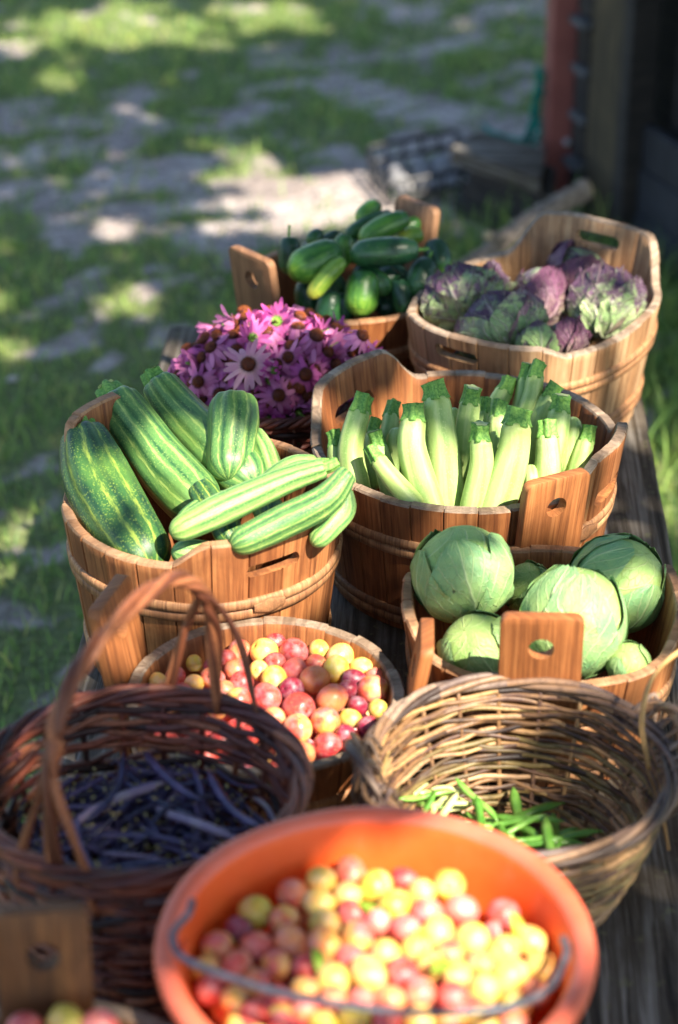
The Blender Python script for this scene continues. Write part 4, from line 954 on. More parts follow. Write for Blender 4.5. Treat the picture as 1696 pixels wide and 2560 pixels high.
named = [(622, 912, 3.00, 5, (-.05, -.72, .66), 'palest coneflower facing the camera with orange brown cone', 1.12), (697, 988, 2.985, 0, (.1, -.9, .35), 'pink coneflower with dark oval cone below the palest one', .98),
 (497, 955, 3.03, 0, (-.3, -.8, .5), 'pink coneflower with dark cone at the left edge near the marrows', .95), (693, 803, 3.12, 2, (.1, .72, -.55), 'coneflower turned away near the top showing green bracts', 1.05),
 (790, 840, 3.06, 1, (.35, -.45, .8), 'drooping coneflower with wide dark cone at the right', 1.15), (905, 840, 3.05, 4, (.5, -.4, .75), 'single coneflower at the far right beside the zucchini tub', .95),
 (632, 845, 3.06, 2, (-.3, .55, -.6), 'coneflower turned away at upper left showing spiky green bracts', .95), (686, 925, 3.0, 3, (.2, .8, -.4), 'upside down coneflower with green centre beside the palest one', .8),
 (688, 1070, 2.97, 3, (.05, -.85, .3), 'lowest coneflower with red cone above the basket rim', .95), (668, 832, 3.075, 1, (-.3, -.3, .9), 'coneflower with orange cone seen from the side near the top', 1.05),
 (745, 820, 3.10, 1, (.1, .2, .97), 'coneflower with orange green cone on the crest of the heap', 1.05), (530, 870, 3.06, 4, (-.5, -.3, .7), 'coneflower at the upper left edge of the heap', 1.0)]
first = True; used = set()
pos = []
for px, py, D, k, nv, lab, s in named:
    p = atD(px, py, D); pos.append((p, k, nv, lab, s))
for i in range(330):
    z = 1-(i+.5)/330*1.0; a = i*2.39996; s = math.sqrt(max(0, 1-z*z)); dv = Vector((s*math.cos(a), s*math.sin(a), z))
    p = FC+Vector((dv.x*.165, dv.y*.120, dv.z*.135-.005))+Vector((q.uniform(-1, 1), q.uniform(-1, 1), q.uniform(-1, 1)))*.009
    if dv.y > .62 and dv.z < .55: continue
    if any((p-o[0]).length < (.028 if o[3] else .0185) for o in pos): continue
    nv = dv+Vector((q.uniform(-.6, .6), q.uniform(-.7, .3), q.uniform(-.4, .4))); flip = q.random() < .16
    k = q.choice([0, 1, 1, 2, 2, 3, 4, 4]); 
    if flip: nv = -nv+Vector((0, 0, .4))
    pos.append((p, k, nv, None, q.uniform(.88, 1.1)))
look = {0: 'pink coneflower with nearly flat petals', 1: 'lilac pink coneflower with drooping petals', 2: 'deep pink coneflower with flat spread petals', 3: 'deep pink coneflower with petals folded down', 4: 'pink coneflower with half drooping petals', 5: 'pale coneflower'}
for p, k, nv, lab, s in pos:
    if lab is None:
        reg = ('left' if p.x < -.16 else 'right' if p.x > -.04 else 'middle'); vert = 'crest' if p.z > .845 else ('lower part' if p.z < .79 else 'slope'); lab = f'{look[k]}, {reg} {vert} of the heap'
    src = FP[k]; o = src if k not in used else dup(src); used.add(k)
    o.location = p; o.rotation_euler = lookrot(nv, q.uniform(0, 6)); o.scale = (s*.84,)*3; tag(o, lab, 'flower', GF)
for k, src in enumerate(FP):
    if k not in used: bpy.data.objects.remove(src)
hm = MB()    # dark leafy cut stems underneath the flower heads
for i in range(90):
    a = q.uniform(0, TAU); rr_ = q.uniform(0, .11); p = FC+Vector((rr_*math.cos(a), rr_*.8*math.sin(a), q.uniform(-.06, .075)*(1-rr_*4)-.01)); d = Vector((q.uniform(-1, 1), q.uniform(-1, 1), q.uniform(-.4, .6)))*.05
    sweep(hm, [p-d, p, p+d+Vector((0, 0, -.01))], .0030, 6)
    rows = [[p+d*t*1.2+Vector((d.y, -d.x, .02)).normalized()*(u*.012*math.sin(PI*min(1, t+.05))) for u in (-1, 0, 1)] for t in (0, .25, .5, .75, 1)]; hm.grid(rows)
tag(hm.build('flower_stems', M['cone_green']), 'tangle of green stems under the coneflower heads', 'stems', None, 'stuff')

# ------------------------------------------------------------------ beans
def bean_proto(seed, L, w, mt, bend):
    q = random.Random(seed); mb = MB(); pts = []; n = 16
    for i in range(n+1):
        t = i/n; a = bend*(t-.5); pts.append(Vector((L*(t-.5), -math.cos(a)*L/max(.3, abs(bend))*(1 if bend > 0 else -1)*.5+L/max(.3, abs(bend))*.5*(1 if bend > 0 else -1), .004*math.sin(t*5+seed))))
    rad = lambda t: w/2*(min(1, t*7+.18)*min(1, (1-t)*5+.10))*(1+.07*math.sin(t*L/.0105*TAU*.55))
    sweep(mb, pts, rad, 8, .5, 0, lambda a, t: 1-.32*abs(math.sin(a)))
    o = mb.build('bean_pod', M[mt]); me = o.data; bpy.data.objects.remove(o); return me
BP = [bean_proto(i, L, w, 'bean_p', b) for i, (L, w, b) in enumerate([(.120, .0088, 1.2), (.105, .0082, 1.9), (.130, .009, .8), (.100, .008, -1.7), (.110, .0085, 2.3)])]
BPL = [bean_proto(11, .12, .011, 'bean_pl', .8), bean_proto(12, .10, .010, 'bean_pl', -1.3)]
q = random.Random(33); GBn = 'purple beans heaped in the hoop basket'
BLc = Vector((-.213, 1.893, 0))
for i in range(235):
    layer = i/235; rad = .148*math.sqrt(q.random()); a = q.uniform(0, TAU); pale = q.random() < .09
    x, y = BLc.x+rad*1.04*math.cos(a)*.93, BLc.y+rad*math.sin(a)*.93
    z = .757+layer*.046+.018*(1-(rad/.148)**2)
    o = link('bean_pod', q.choice(BPL if pale else BP)); o.location = (x, y, z)
    tl = q.uniform(-.22, .22); o.rotation_euler = (q.uniform(-.5, .5), tl, q.uniform(0, TAU)); s = q.uniform(.62, 1.12)*(1 if rad < .105 else .66); o.scale = (s, s, max(s, .8))
    if rad > .10: o.rotation_euler = (q.uniform(-.5, .5), q.uniform(-.15, .15), a+PI/2+q.uniform(-.5, .5))
    reg = 'the back' if y > BLc.y+.06 else ('the front' if y < BLc.y-.06 else ('the left' if x < BLc.x-.05 else ('the right' if x > BLc.x+.05 else 'the middle')))
    tag(o, ('pale lilac bean pod' if pale else 'slim dark purple bean pod')+f' in {reg} of the heap in the hoop basket', 'bean', GBn)
# the few pods that stand out
for px, py, z, rz, k, lab in ((415, 1945, .822, -1.0, 0, 'bluish bean pod with a pale tip pointing toward the camera'), (575, 2010, .826, -1.1, 2, 'thickest purple bean pod bent down near the basin'), (480, 2060, .824, -.75, 0, 'pale brownish lilac pod slanting near the front right of the heap'), (290, 1975, .822, 1.3, 1, 'dark pod standing steep left of the pale tuft')):
    o = link('bean_pod', BP[k] if 'pale brown' not in lab else BPL[0]); o.location = at(px, py, z); o.rotation_euler = (.1, -.15, rz); s = 1.15; o.scale = (s, s, s); tag(o, lab, 'bean', GBn)
cbm = MB()
for i in range(330):
    rad = .14*math.sqrt(q.random()); a = q.uniform(0, TAU); p = Vector((BLc.x+rad*math.cos(a), BLc.y+rad*math.sin(a),   .806+.016*(1-(rad/.148)**2)+q.uniform(-.012, .006))); s = q.uniform(.0010, .0024)
    box(cbm, p, (s, s*q.uniform(1, 3), s*.7), Matrix.Rotation(q.uniform(0, 6), 3, 'Z') @ Matrix.Rotation(q.uniform(0, 3), 3, 'X'), q.random())
tag(cbm.build('dry_bits', M['crumbs']), 'small yellowish dry bits scattered over the purple beans', 'dry bits', None, 'stuff')
GBs = [bean_proto(21, .105, .013, 'bean_g', .7), bean_proto(22, .09, .012, 'bean_g', -1.1), bean_proto(23, .12, .014, 'bean_g', .3)]; YBs = [bean_proto(24, .09, .011, 'bean_y', .9), bean_proto(25, .08, .010, 'bean_y', -.8)]
GG = 'green beans in the tan basket'
for i in range(42):
    lf = i < 17; px = q.uniform(1010, 1150) if lf else q.uniform(1180, 1400); py = q.uniform(1975, 2040) if lf else (2075+q.uniform(-40, 40))
    py += 0.22*(px-1100) if not lf else 0
    if not lf: py = 2020+.18*(px-1180)+q.uniform(-25, 70)
    p = at(px, py, .655+q.uniform(0, .04)); o = link('bean_pod', q.choice(YBs if lf and q.random() < .8 else GBs)); o.location = p; s = q.uniform(.7, 1.05); o.scale = (s, s, s)
    o.rotation_euler = (q.uniform(-.4, .4), q.uniform(-.35, .35), q.gauss(-.7 if not lf else .5, .6))
    tag(o, ('pale sunlit bean pod in the left of the bottom of the tan basket' if lf else 'bright green bean pod in the middle of the bottom of the tan basket'), 'bean', GG)
# ------------------------------------------------------------------ table
def plank(mb, x0, x1, y0, y1, z, th, seed, mi=0, rnd=.5):
    """board lying along the table direction, slightly wavy edges"""
    n = 46; rows = []; UV = []
    for i in range(n+1):
        t = i/n; y = y0+(y1-y0)*t; sh = TX(y); a = x0+sh+.004*nz(y*2.5, seed)+.002*nz(y*11, seed); b = x1+sh+.004*nz(y*2.5, seed+9)+.002*nz(y*11, seed+5); e = .007
        zz = z+.0015*nz(y*3, seed+3)
        pts = [(a+e*.6, zz-th), (a, zz-th+e), (a, zz-e), (a+e, zz-.001)]+[(a+(b-a)*k/6, zz+.0012*nz(y*4, k*3.1, seed)) for k in range(1, 6)]+[(b-e, zz-.001), (b, zz-e), (b, zz-th+e), (b-e*.6, zz-th)]
        rows.append([Vector((px, y, pz)) for px, pz in pts]); u = 0; uu = []
        for k, p in enumerate(pts+[pts[0]]):
            if k: u += math.hypot(p[0]-pts[k-1][0], p[1]-pts[k-1][1])
            uu.append((u, y))
        UV.append(uu)
    b = mb.grid(rows, UV, rnd, mi, True, flip=True); m = len(rows[0])
    mb.face([b+k for k in range(m)], [(p.x, p.z) for p in rows[0]], rnd); mb.face([b+n*m+k for k in range(m)][::-1], [(p.x, p.z) for p in rows[-1]][::-1], rnd)
TX = lambda y: -.321+(y-3.626)*.0460
troot = empty('market_table', (0.05, 2.2, 0), 'long weathered plank table carrying the tubs and baskets', 'table')
O = Vector(troot.location)
for i, (a, b) in enumerate(((0, .285), (.291, .574), (.580, .862))):
    mb = MB(); plank(mb, a, b, .75, 3.66+(.03, -.01, .02)[i], T-.002, .045, i*7.3, rnd=(.2, .7, .45)[i]); mb.build('plank', M['table'], troot, O)
for y in (1.2, 3.2):
    mb = MB(); x0 = TX(y); box(mb, (x0+.43, y, T-.047-.035), (.78, .09, .07), None, .3, 0, .006, (1, 0)); mb.build('crossbeam', M['table'], troot, O)
    for dx in (.10, .76):
        mb = MB(); box(mb, (x0+dx, y, (T-.118)/2), (.085, .085, T-.118), None, .6, 0, .006); mb.build('leg', M['table'], troot, O)

# ------------------------------------------------------------------ ground
rs = np.random.RandomState(5); LAT = rs.rand(256, 256)
def vnoise(x, y):
    xi = np.floor(x).astype(int); yi = np.floor(y).astype(int); fx = x-xi; fy = y-yi; fx = fx*fx*(3-2*fx); fy = fy*fy*(3-2*fy)
    g = lambda a, b: LAT[a % 256, b % 256]
    return (g(xi, yi)*(1-fx)+g(xi+1, yi)*fx)*(1-fy)+(g(xi, yi+1)*(1-fx)+g(xi+1, yi+1)*fx)*fy
def fbm(x, y, s): return .5*vnoise(x*s, y*s)+.28*vnoise(x*s*2.1+7, y*s*2.1+3)+.22*vnoise(x*s*4.3+19, y*s*4.3+11)
def grassy(x, y):
    x = np.asarray(x, float); y = np.asarray(y, float)
    d = np.exp(-((y-6.25-.10*x)/.62)**2)+.42*np.exp(-((y-7.5)/.8)**2)*(x > -.05)*np.clip((x+.05)*3, 0, 1)
    d = d+.55*np.exp(-(((x-.05)/.45)**2+((y-5.75)/.30)**2))
    g = .84-.60*d+1.9*(fbm(x, y, 4.2)-.5)+2.2*(fbm(x, y, 14.)-.5)-.25*(y > 8.2)*0
    return np.clip(g, 0, 1)
m = Mt('ground_soil'); o = m.coord('Object'); ga = m.attr('grassy')
n1 = m.noise(scaled(m, o, (3.2,)*3), 1, 6, .65); n2 = m.noise(scaled(m, o, (38,)*3), 1, 4, .7); vo = m.n('TexVoronoi', {'Vector': scaled(m, o, (34, 34, 34)), 'Scale': 1.0})
soil = m.ramp(n1, [(.30, (.19, .16, .15)), (.52, (.37, .32, .30)), (.72, (.56, .50, .47))])
soil = m.mix(m.ramp(vo, [(.12, (.55,)*3), (.30, (0,)*3)]), soil, (.44, .40, .37)); soil = m.mix(m.ramp(n2, [(.38, (.6,)*3), (.55, (0,)*3)]), soil, (.10, .075, .06))
gr = m.ramp(n2, [(.35, (.075, .10, .040)), (.65, (.17, .20, .08))])
m.bump(m.math('ADD', n2, vo), .7, .02)
M['ground'] = m.done(m.mix(m.ramp(m.math('ADD', ga, m.math('MULTIPLY', m.math('SUBTRACT', n2, .5), .5)), [(.30, (0,)*3), (.62, (1,)*3)]), soil, gr), .92, .15)
xs = np.concatenate([[-60, -25, -10, -6], np.linspace(-4, 4, 150), [6, 10, 25, 60]]); ys = np.concatenate([[-60, -20, -5], np.linspace(-1, 11, 220), [14, 20, 35, 90]])
X, Y = np.meshgrid(xs, ys); Z = (fbm(X, Y, 1.3)-.5)*.045*((np.abs(X) < 4.1) & (Y < 11.1) & (Y > -1.1)); GZf = lambda x, y: (fbm(x, y, 1.3)-.5)*.045
V = np.stack([X, Y, Z], -1).reshape(-1, 3); nx = len(xs); ny = len(ys); I = np.arange(nx*(ny-1)).reshape(ny-1, nx)[:, :-1].ravel()
me = bpy.data.meshes.new('ground'); me.from_pydata(V.tolist(), [], np.stack([I, I+1, I+nx+1, I+nx], 1).tolist()); me.materials.append(M['ground'])
a = me.attributes.new('grassy', 'FLOAT', 'POINT'); a.data.foreach_set('value', grassy(X, Y).ravel()); me.polygons.foreach_set('use_smooth', [True]*len(me.polygons)); me.update()
tag(link('ground', me), 'bare gravelly soil with worn turf', None, None, 'structure')

def np_mesh(name, V, Fq, Ft, rnd_face, mat):
    me = bpy.data.meshes.new(name); nq, ntri = len(Fq), len(Ft); me.vertices.add(len(V)); me.vertices.foreach_set('co', V.ravel())
    me.loops.add(nq*4+ntri*3); me.loops.foreach_set('vertex_index', np.concatenate([Fq.ravel(), Ft.ravel()])); me.polygons.add(nq+ntri)
    me.polygons.foreach_set('loop_start', np.concatenate([np.arange(nq)*4, nq*4+np.arange(ntri)*3])); me.materials.append(mat)
    a = me.attributes.new('rnd', 'FLOAT', 'FACE'); a.data.foreach_set('value', rnd_face); me.update(calc_edges=True); return me
m = Mt('grass_blade'); r = m.attr(); o = m.coord('Object'); big = m.noise(scaled(m, o, (1.6,)*3), 1, 4, .6)
gc = m.ramp(m.math('ADD', m.math('MULTIPLY', r, .75), m.math('MULTIPLY', big, .35)), [(.15, (.075, .155, .045)), (.48, (.18, .31, .075)), (.75, (.30, .43, .10)), (.94, (.50, .48, .15))])
m.done(gc, .5, .3); m.translucent(gc, .35); M['grass'] = m.m
def grass(name, n, x0, x1, y0, y1, hmin, hmax, w, label, mask, seed, lean=.5):
    q = np.random.RandomState(seed); x = q.uniform(x0, x1, n); y = q.uniform(y0, y1, n); keep = mask(x, y) > q.rand(n); x, y = x[keep], y[keep]; n = len(x)
    cl = fbm(x, y, 5.0); h = (hmin+(hmax-hmin)*q.rand(n)**1.5)*(.55+.9*cl); a = q.uniform(0, TAU, n); ww = w*q.uniform(.6, 1.3, n)*(1+.10*(y > 5)); dx, dy = np.cos(a), np.sin(a); b = q.uniform(0, TAU, n); ln = h*lean*q.uniform(.2, 1.4, n)
    z0 = GZf(x, y)-.004; P = np.zeros((n, 5, 3))
    P[:, 0] = np.stack([x-dx*ww/2, y-dy*ww/2, z0], 1); P[:, 1] = np.stack([x+dx*ww/2, y+dy*ww/2, z0], 1)
    mx, my = x+np.cos(b)*ln*.35, y+np.sin(b)*ln*.35; P[:, 2] = np.stack([mx+dx*ww*.4, my+dy*ww*.4, z0+h*.6], 1); P[:, 3] = np.stack([mx-dx*ww*.4, my-dy*ww*.4, z0+h*.6], 1)
    P[:, 4] = np.stack([x+np.cos(b)*ln, y+np.sin(b)*ln, z0+h], 1); i = np.arange(n)*5
    Fq = np.stack([i, i+1, i+2, i+3], 1); Ft = np.stack([i+3, i+2, i+4], 1); rn = q.rand(n)**1.2
    return tag(link(name, np_mesh(name, P.reshape(-1, 3), Fq, Ft, np.concatenate([rn, rn]), M['grass'])), label, None, None, 'stuff')
grass('grass', 150000, -2.6, 2.6, 1.2, 9.6, .015, .060, .0048, 'short worn grass around the table and beyond it', lambda x, y: grassy(x, y)**1.0*np.clip(.35+y*.2, 0, 1), 1, .8)
tall = lambda x, y: np.clip(np.exp(-(((x-.45)/.34)**2+((y-5.0)/.55)**2))*1.5+.9*np.exp(-(((x-.95)/.25)**2+((y-4.0)/1.1)**2))-.15, 0, 1)
grass('tall_grass', 22000, -.3, 1.5, 2.4, 6.0, .07, .19, .0060, 'tall dark green grass between the cucumber tub and the shed', tall, 2, .6)
q = np.random.RandomState(8); n = 7000; x = q.uniform(-2.4, 2.4, n); y = q.uniform(4.5, 9.3, n); k = (1-grassy(x, y))**1.0 > q.rand(n); x, y = x[k], y[k]; n = len(x)
s = q.uniform(.004, .014, n)*np.where(q.rand(n) < .04, 2.2, 1); U = np.array([[1, 0, 0], [0, 1, 0], [-1, 0, 0], [0, -1, 0], [0, 0, .55], [0, 0, -.4]], float)
P = U[None]*s[:, None, None]*q.uniform(.6, 1.4, (n, 1, 3)); ca, sa = np.cos(q.rand(n)*6), np.sin(q.rand(n)*6); P = np.stack([P[..., 0]*ca[:, None]-P[..., 1]*sa[:, None], P[..., 0]*sa[:, None]+P[..., 1]*ca[:, None], P[..., 2]], -1)
P += np.stack([x, y, GZf(x, y)+s*.1], 1)[:, None]; T8 = np.array([[0, 1, 4], [1, 2, 4], [2, 3, 4], [3, 0, 4], [1, 0, 5], [2, 1, 5], [3, 2, 5], [0, 3, 5]]); Ft = (np.arange(n)[:, None, None]*6+T8[None]).reshape(-1, 3)
tag(link('gravel', np_mesh('gravel', P.reshape(-1, 3), np.zeros((0, 4), int), Ft, np.repeat(q.rand(n), 8), M['pebble'])), 'pale loose gravel on the bare soil', None, None, 'stuff')

# ------------------------------------------------------------------ shed, post, crate, timber, rope, branch
W0 = Vector((.66, 5.95, 0)); WD = Vector((.345, -.939, 0)).normalized(); WN = Vector((-WD.y, WD.x, 0))*-1   # WN: out of the wall, toward the camera side
if WN.x > 0: WN = -WN
WR = Matrix((WD, -WN, (0, 0, 1))).transposed()
def wp(s, out, z): return W0+WD*s+WN*out+Vector((0, 0, z))
sh = empty('shed', W0, 'dark weathered board shed at the right edge', 'shed')
def sbox(name, s0, s1, o0, o1, z0, z1, mat, rnd=.5, bev=.004, uvax=(0, 2)):
    mb = MB(); box(mb, wp((s0+s1)/2, (o0+o1)/2, (z0+z1)/2), (s1-s0, o1-o0, z1-z0), WR, rnd, 0, bev, uvax); return mb.build(name, mat, sh, W0, smooth=False)
le = MB(); q = random.Random(3)
for k in range(14):
    z = .02+k*.135; c = wp(.125, -.02, z+.06); pts = [c+WN*-.05, c+WN*.06+WD*q.uniform(-.006, .006)]
    box(le, c, (.088, .12, .112), WR, q.random(), 0, .012, (0, 2)); lm = MB(); box(lm, wp(.125, -.012+.012*(k % 3 == 0), z+.1265), (.084, .12, .021), WR, .5); lm.build('chinking', M['dull_grey'], sh, W0, smooth=False)
le.build('log_end', M['shedwood'], sh, W0, smooth=False); sbox('corner_board', .172, .392, -.02, .035, 0, 1.88, M['shedolive'], .8)
sbox('door_frame', .395, .450, -.02, .060, 0, 1.88, M['shedwood'], .3)
for k in range(3): sbox('siding_board', .452, 1.03, -.03+.006*k, .020-.004*k, .001+k*.122, .119+k*.122, M['shedblue'], .2+.3*k, .004, (2, 0))
for k in range(4): sbox('door_board', .452+k*.145, .452+k*.145+.142, -.10, -.07, .30, 1.88, M['shedwood'], .2+.2*k)  # dark boards standing in for the shaded opening into the shed
sbox('wall', .08, 1.03, -.20, -.16, 0, 1.88, M['shedwood'], .2)
def shed_side():
    mb = MB(); c = wp(1.03, 0, .94)-WN*1.1; box(mb, c+WD*.02, (.04, 2.2, 1.88), WR, .4, 0, .004); mb.build('side_wall', M['shedblue'], sh, W0, smooth=False)
    mb = MB(); box(mb, wp(.62, 0, 1.92)-WN*1.0, (1.2, 2.3, .06), WR, .4, 0, .006); mb.build('roof', M['shedwood'], sh, W0, smooth=False)
shed_side()
pb = at(1393, 497, 0); post = empty('red_post', pb, 'red painted square post standing in front of the shed corner', 'post')
mb = MB(); box(mb, pb+Vector((0, 0, .95)), (.096, .090, 1.90), Matrix.Rotation(R(8), 3, 'Z'), .5, 0, .006); mb.build('shaft', M['redpaint'], post, pb, smooth=False)
mb = MB(); c = atD(1418, 355, pb.y-.05); sweep(mb, [c+Vector((0, .02, 0)), c+Vector((0, -.008, 0))], .010, 6); mb.build('bolt', M['steel'], post, pb)
mb = MB(); Q = [at(1129, 368, .20), at(1351, 449, .20), at(1362, 372, .20), at(1200, 326, .20)]; cen = sum(Q, Vector())/4
def slab(mb, Q, z1, z0, rnd=.5):
    b = len(mb.v); mb.v += [Vector((p.x, p.y, z1)) for p in Q]+[Vector((p.x, p.y, z0)) for p in Q]
    mb.face([b, b+1, b+2, b+3], [(p.y, p.x) for p in Q], rnd); mb.face([b+7, b+6, b+5, b+4], None, rnd)
    for k in range(4): k2 = (k+1) % 4; L = (Q[k]-Q[k2]).length; mb.face([b+k, b+4+k, b+4+k2, b+k2], [(z1, 0), (z0, 0), (z0, L), (z1, L)], rnd)
tb = empty('timber_stack', Vector((cen.x, cen.y, 0)), 'low dark stack of grey timber leaning toward the red post', 'timber'); O = tb.location
def shr(Q, k): c = sum(Q, Vector())/4; return [c+(p-c)*k for p in Q]
slab(mb, Q, .20, .155, .8); mb.build('top_board', M['table'], tb, O, smooth=False)
for i, z in enumerate((.0, .052, .104)):
    mb = MB(); slab(mb, [p+Vector((.02*i, -.01*i, 0)) for p in shr(Q, .93-.04*(i % 2))], z+.049, z, .1*i); mb.build('board', M['shedwood'], tb, O, smooth=False)
cr = empty('plastic_crate', at(1080, 506, 0), 'black lattice plastic crate lying tilted on the ground', 'crate'); mb = MB(); ib = MB()
Rc = Matrix.Rotation(R(14), 3, 'Z') @ Matrix.Rotation(R(-6), 3, 'Y') @ Matrix.Rotation(R(8), 3, 'X'); LX, LY, LZ = .27, .23, .10
C0 = Vector(cr.location)+Vector((-.02, .10, .055))
def cb(p, s, m_=None): box(m_ or mb, C0+Rc @ Vector(p), s, Rc, .5, 0, .003)
for z in (-LZ/2, 0.0, LZ/2):
    for sy in (-1, 1): cb((0, sy*LY/2, z), (LX, .008, .014))
    for sx in (-1, 1): cb((sx*LX/2, 0, z), (.008, LY, .014))
for k in range(6):
    for sy in (-1, 1): cb(((k/5-.5)*LX, sy*LY/2, 0), (.009, .007, LZ))
    for sx in (-1, 1): cb((sx*LX/2, (k/5-.5)*LY, 0), (.007, .009, LZ))
    cb(((k/5-.5)*LX*.98, 0, -LZ/2), (.012, LY, .006)); cb((0, (k/5-.5)*LY*.98, -LZ/2-.0035), (LX, .012, .006))
mb.build('body', M['black'], cr, cr.location, smooth=False)
q = random.Random(8)
for i in range(9):
    s = MB(); c = C0+Rc @ Vector((((i % 3)-1)*.068+q.uniform(-.01, .01), ((i//3)-1)*.055, -.014+q.uniform(-.008, .012))); 
    pts = [c+Vector((q.uniform(-.035, -.02), q.uniform(-.02, .02), -.006)), c, c+Vector((q.uniform(.02, .035), q.uniform(-.02, .02), .004))]
    sweep(s, curve_pts(pts, 8), lambda t: .024*math.sqrt(max(.03, 1-(2*t-1)**2)), 10, q.random(), 0, lambda a, t: 1+.15*math.sin(3*a+i)); ob = s.build('stone', M['chink'], None, c); ob.location = c
    tag(ob, 'pale grey stone lying in the black crate', 'stone', 'stones inside the black crate')
rp = MB(); twigs(rp, [atD(1207, 318, 6.30), atD(1235, 340, 6.18), atD(1278, 352, 6.10), atD(1310, 356, 6.02), atD(1330, 322, 5.95), atD(1340, 270, 5.93), atD(1349, 225, 5.90), atD(1352, 170, 5.91)], 3, .008, .0085, 4, 7, 70)
twigs(rp, [atD(1300, 352, 6.02), atD(1325, 366, 5.98), atD(1345, 350, 5.88), atD(1350, 300, 5.89)], 3, .006, .007, 9, 5, 40)
tag(rp.build('rope', M['rope']), 'teal rope hanging from the red post over the timber', 'rope')
br = MB(); bp = [atD(1462, 474, 5.14), atD(1400, 508, 5.08), atD(1325, 552, 5.02), atD(1262, 600, 4.98), atD(1180, 655, 4.92), atD(1140, 680, 4.90)]
sweep(br, [p+Vector((0, 0, .004*math.sin(i*1.7))) for i, p in enumerate(curve_pts(bp, 40))], lambda t: .027-.009*t, 12, .5, 0, lambda a, t: 1+.10*math.sin(3*a+t*9)+.08*nz(math.cos(a)*2, t*14, 3))
b0 = br.build('fallen_branch', M['bark'], None, bp[2]); b0.location = bp[2]; tag(b0, 'cut grey branch leaning in the tall grass behind the lettuces', 'branch')
ce = MB(); d = (bp[0]-bp[1]).normalized(); sweep(ce, [bp[0]-d*.001, bp[0]+d*.003], .0268, 14); ce.build('sawn_end', M['cutwood'], b0, bp[2])
sb = MB(); p = atD(1262, 598, 4.97); sweep(sb, [p, p+Vector((-.045, -.05, .030))], lambda t: .017-.004*t, 10); sb.build('stub', M['bark'], b0, bp[2])
ce = MB(); e = p+Vector((-.045, -.05, .030)); dd = Vector((-.045, -.05, .03)).normalized(); sweep(ce, [e, e+dd*.002], .0125, 10); ce.build('sawn_end', M['cutwood'], b0, bp[2])

# ------------------------------------------------------------------ unseen trees added behind the camera, leaves left out to place sun patches
LIT = [ # sun patches cut through the added leaves: px, py, surface height, radius
 (430,900,.6,.05),(1120,2240,.86,.06),(1050,2380,.87,.05),
 (300,1700,.86,.04),(450,1710,.86,.035),(170,1740,.86,.035),(560,1760,.85,.02),(330,1470,1.08,.03),(430,1540,1.03,.02),(800,430,0,.16),(880,520,0,.14),
 (1130,2300,.87,.085),(1290,2330,.87,.05),(900,2460,.87,.07),(620,2180,.85,.055),(1380,2200,.88,.05),(1080,2090,.88,.05),(1340,2130,.85,.035),(480,2180,.9,.025),(700,2330,.87,.035),
 (1180,1975,.68,.065),(1330,1990,.68,.05),(1000,1990,.72,.06),(1150,1880,.74,.04),(1390,1760,.77,.03),(1080,1730,.79,.03),(1560,1850,.76,.035),
 (1160,1200,.835,.085),(1010,1200,.835,.05),(1050,1160,.85,.06),(1290,1200,.84,.06),(1370,1130,.84,.035),(1130,940,.90,.018),(1330,1200,.85,.05),(1290,1340,.75,.03),(1440,1100,.86,.03),(1180,1010,.89,.02),(1540,1290,.76,.04),
 (1440,1590,.81,.070),(1350,1840,.74,.04),(1220,1800,.75,.03),(1060,1880,.75,.035),(1480,1500,.83,.045),(1150,1510,.78,.05),(1380,1680,.76,.05),(1600,1500,.8,.04),(1290,1590,.84,.03),(1560,1730,.72,.05),
 (250,1180,.88,.05),(330,1240,.86,.04),(480,1090,.89,.04),(430,1040,.91,.03),(560,1230,.85,.045),(640,1190,.86,.04),(700,1320,.85,.055),(460,1300,.85,.04),(840,1200,.88,.03),(560,1400,.81,.04),
 (680,1480,.77,.07),(330,1420,.79,.05),(240,1350,.81,.03),(220,1520,.70,.05),(480,1500,.76,.04),(820,1450,.74,.04),(540,1440,.8,.04),
 (660,1640,.735,.05),(860,1620,.735,.04),(950,1680,.735,.035),(340,1560,.83,.04),(1045,1590,.84,.02),(880,1980,.68,.045),(700,1760,.74,.035),(880,1860,.73,.03),
 (1360,690,.85,.06),(1580,640,.86,.06),(1640,740,.82,.04),(1480,1010,.74,.06),(1600,900,.74,.05),(1080,770,.82,.03),(1400,930,.80,.035),(1180,660,.82,.04),(1540,800,.84,.025),
 (880,850,.73,.06),(735,700,.84,.02),(1115,560,.85,.02),(885,720,.82,.03),(700,660,.83,.02),(220,1620,.6,.045),(190,1560,.95,.04),(150,1700,.92,.03),(520,1600,.95,.03),(1500,1240,.70,.03),
 (850,480,0,.20),(760,540,0,.12),(640,420,0,.14),(680,500,0,.10),(950,260,0,.12),(980,310,0,.12),(1010,360,0,.08),(900,440,0,.10),(700,45,0,.15),(610,30,0,.12),(300,75,0,.16),(160,60,0,.14),(430,75,0,.14),(330,20,0,.12),(60,110,0,.10),(520,110,0,.06),(310,570,0,.07),(560,560,0,.045),
 (60,1460,0,.07),(30,1540,0,.07),(120,1480,0,.05),(330,740,0,.06),(280,770,0,.04),(1130,240,0,.07),(1250,110,0,.05),(1395,60,.56,.10),(1420,20,.66,.07),(1560,60,.5,.05),(1340,595,.1,.04),(1120,560,.05,.06),(10,880,0,.06),(60,1350,0,.05),
]
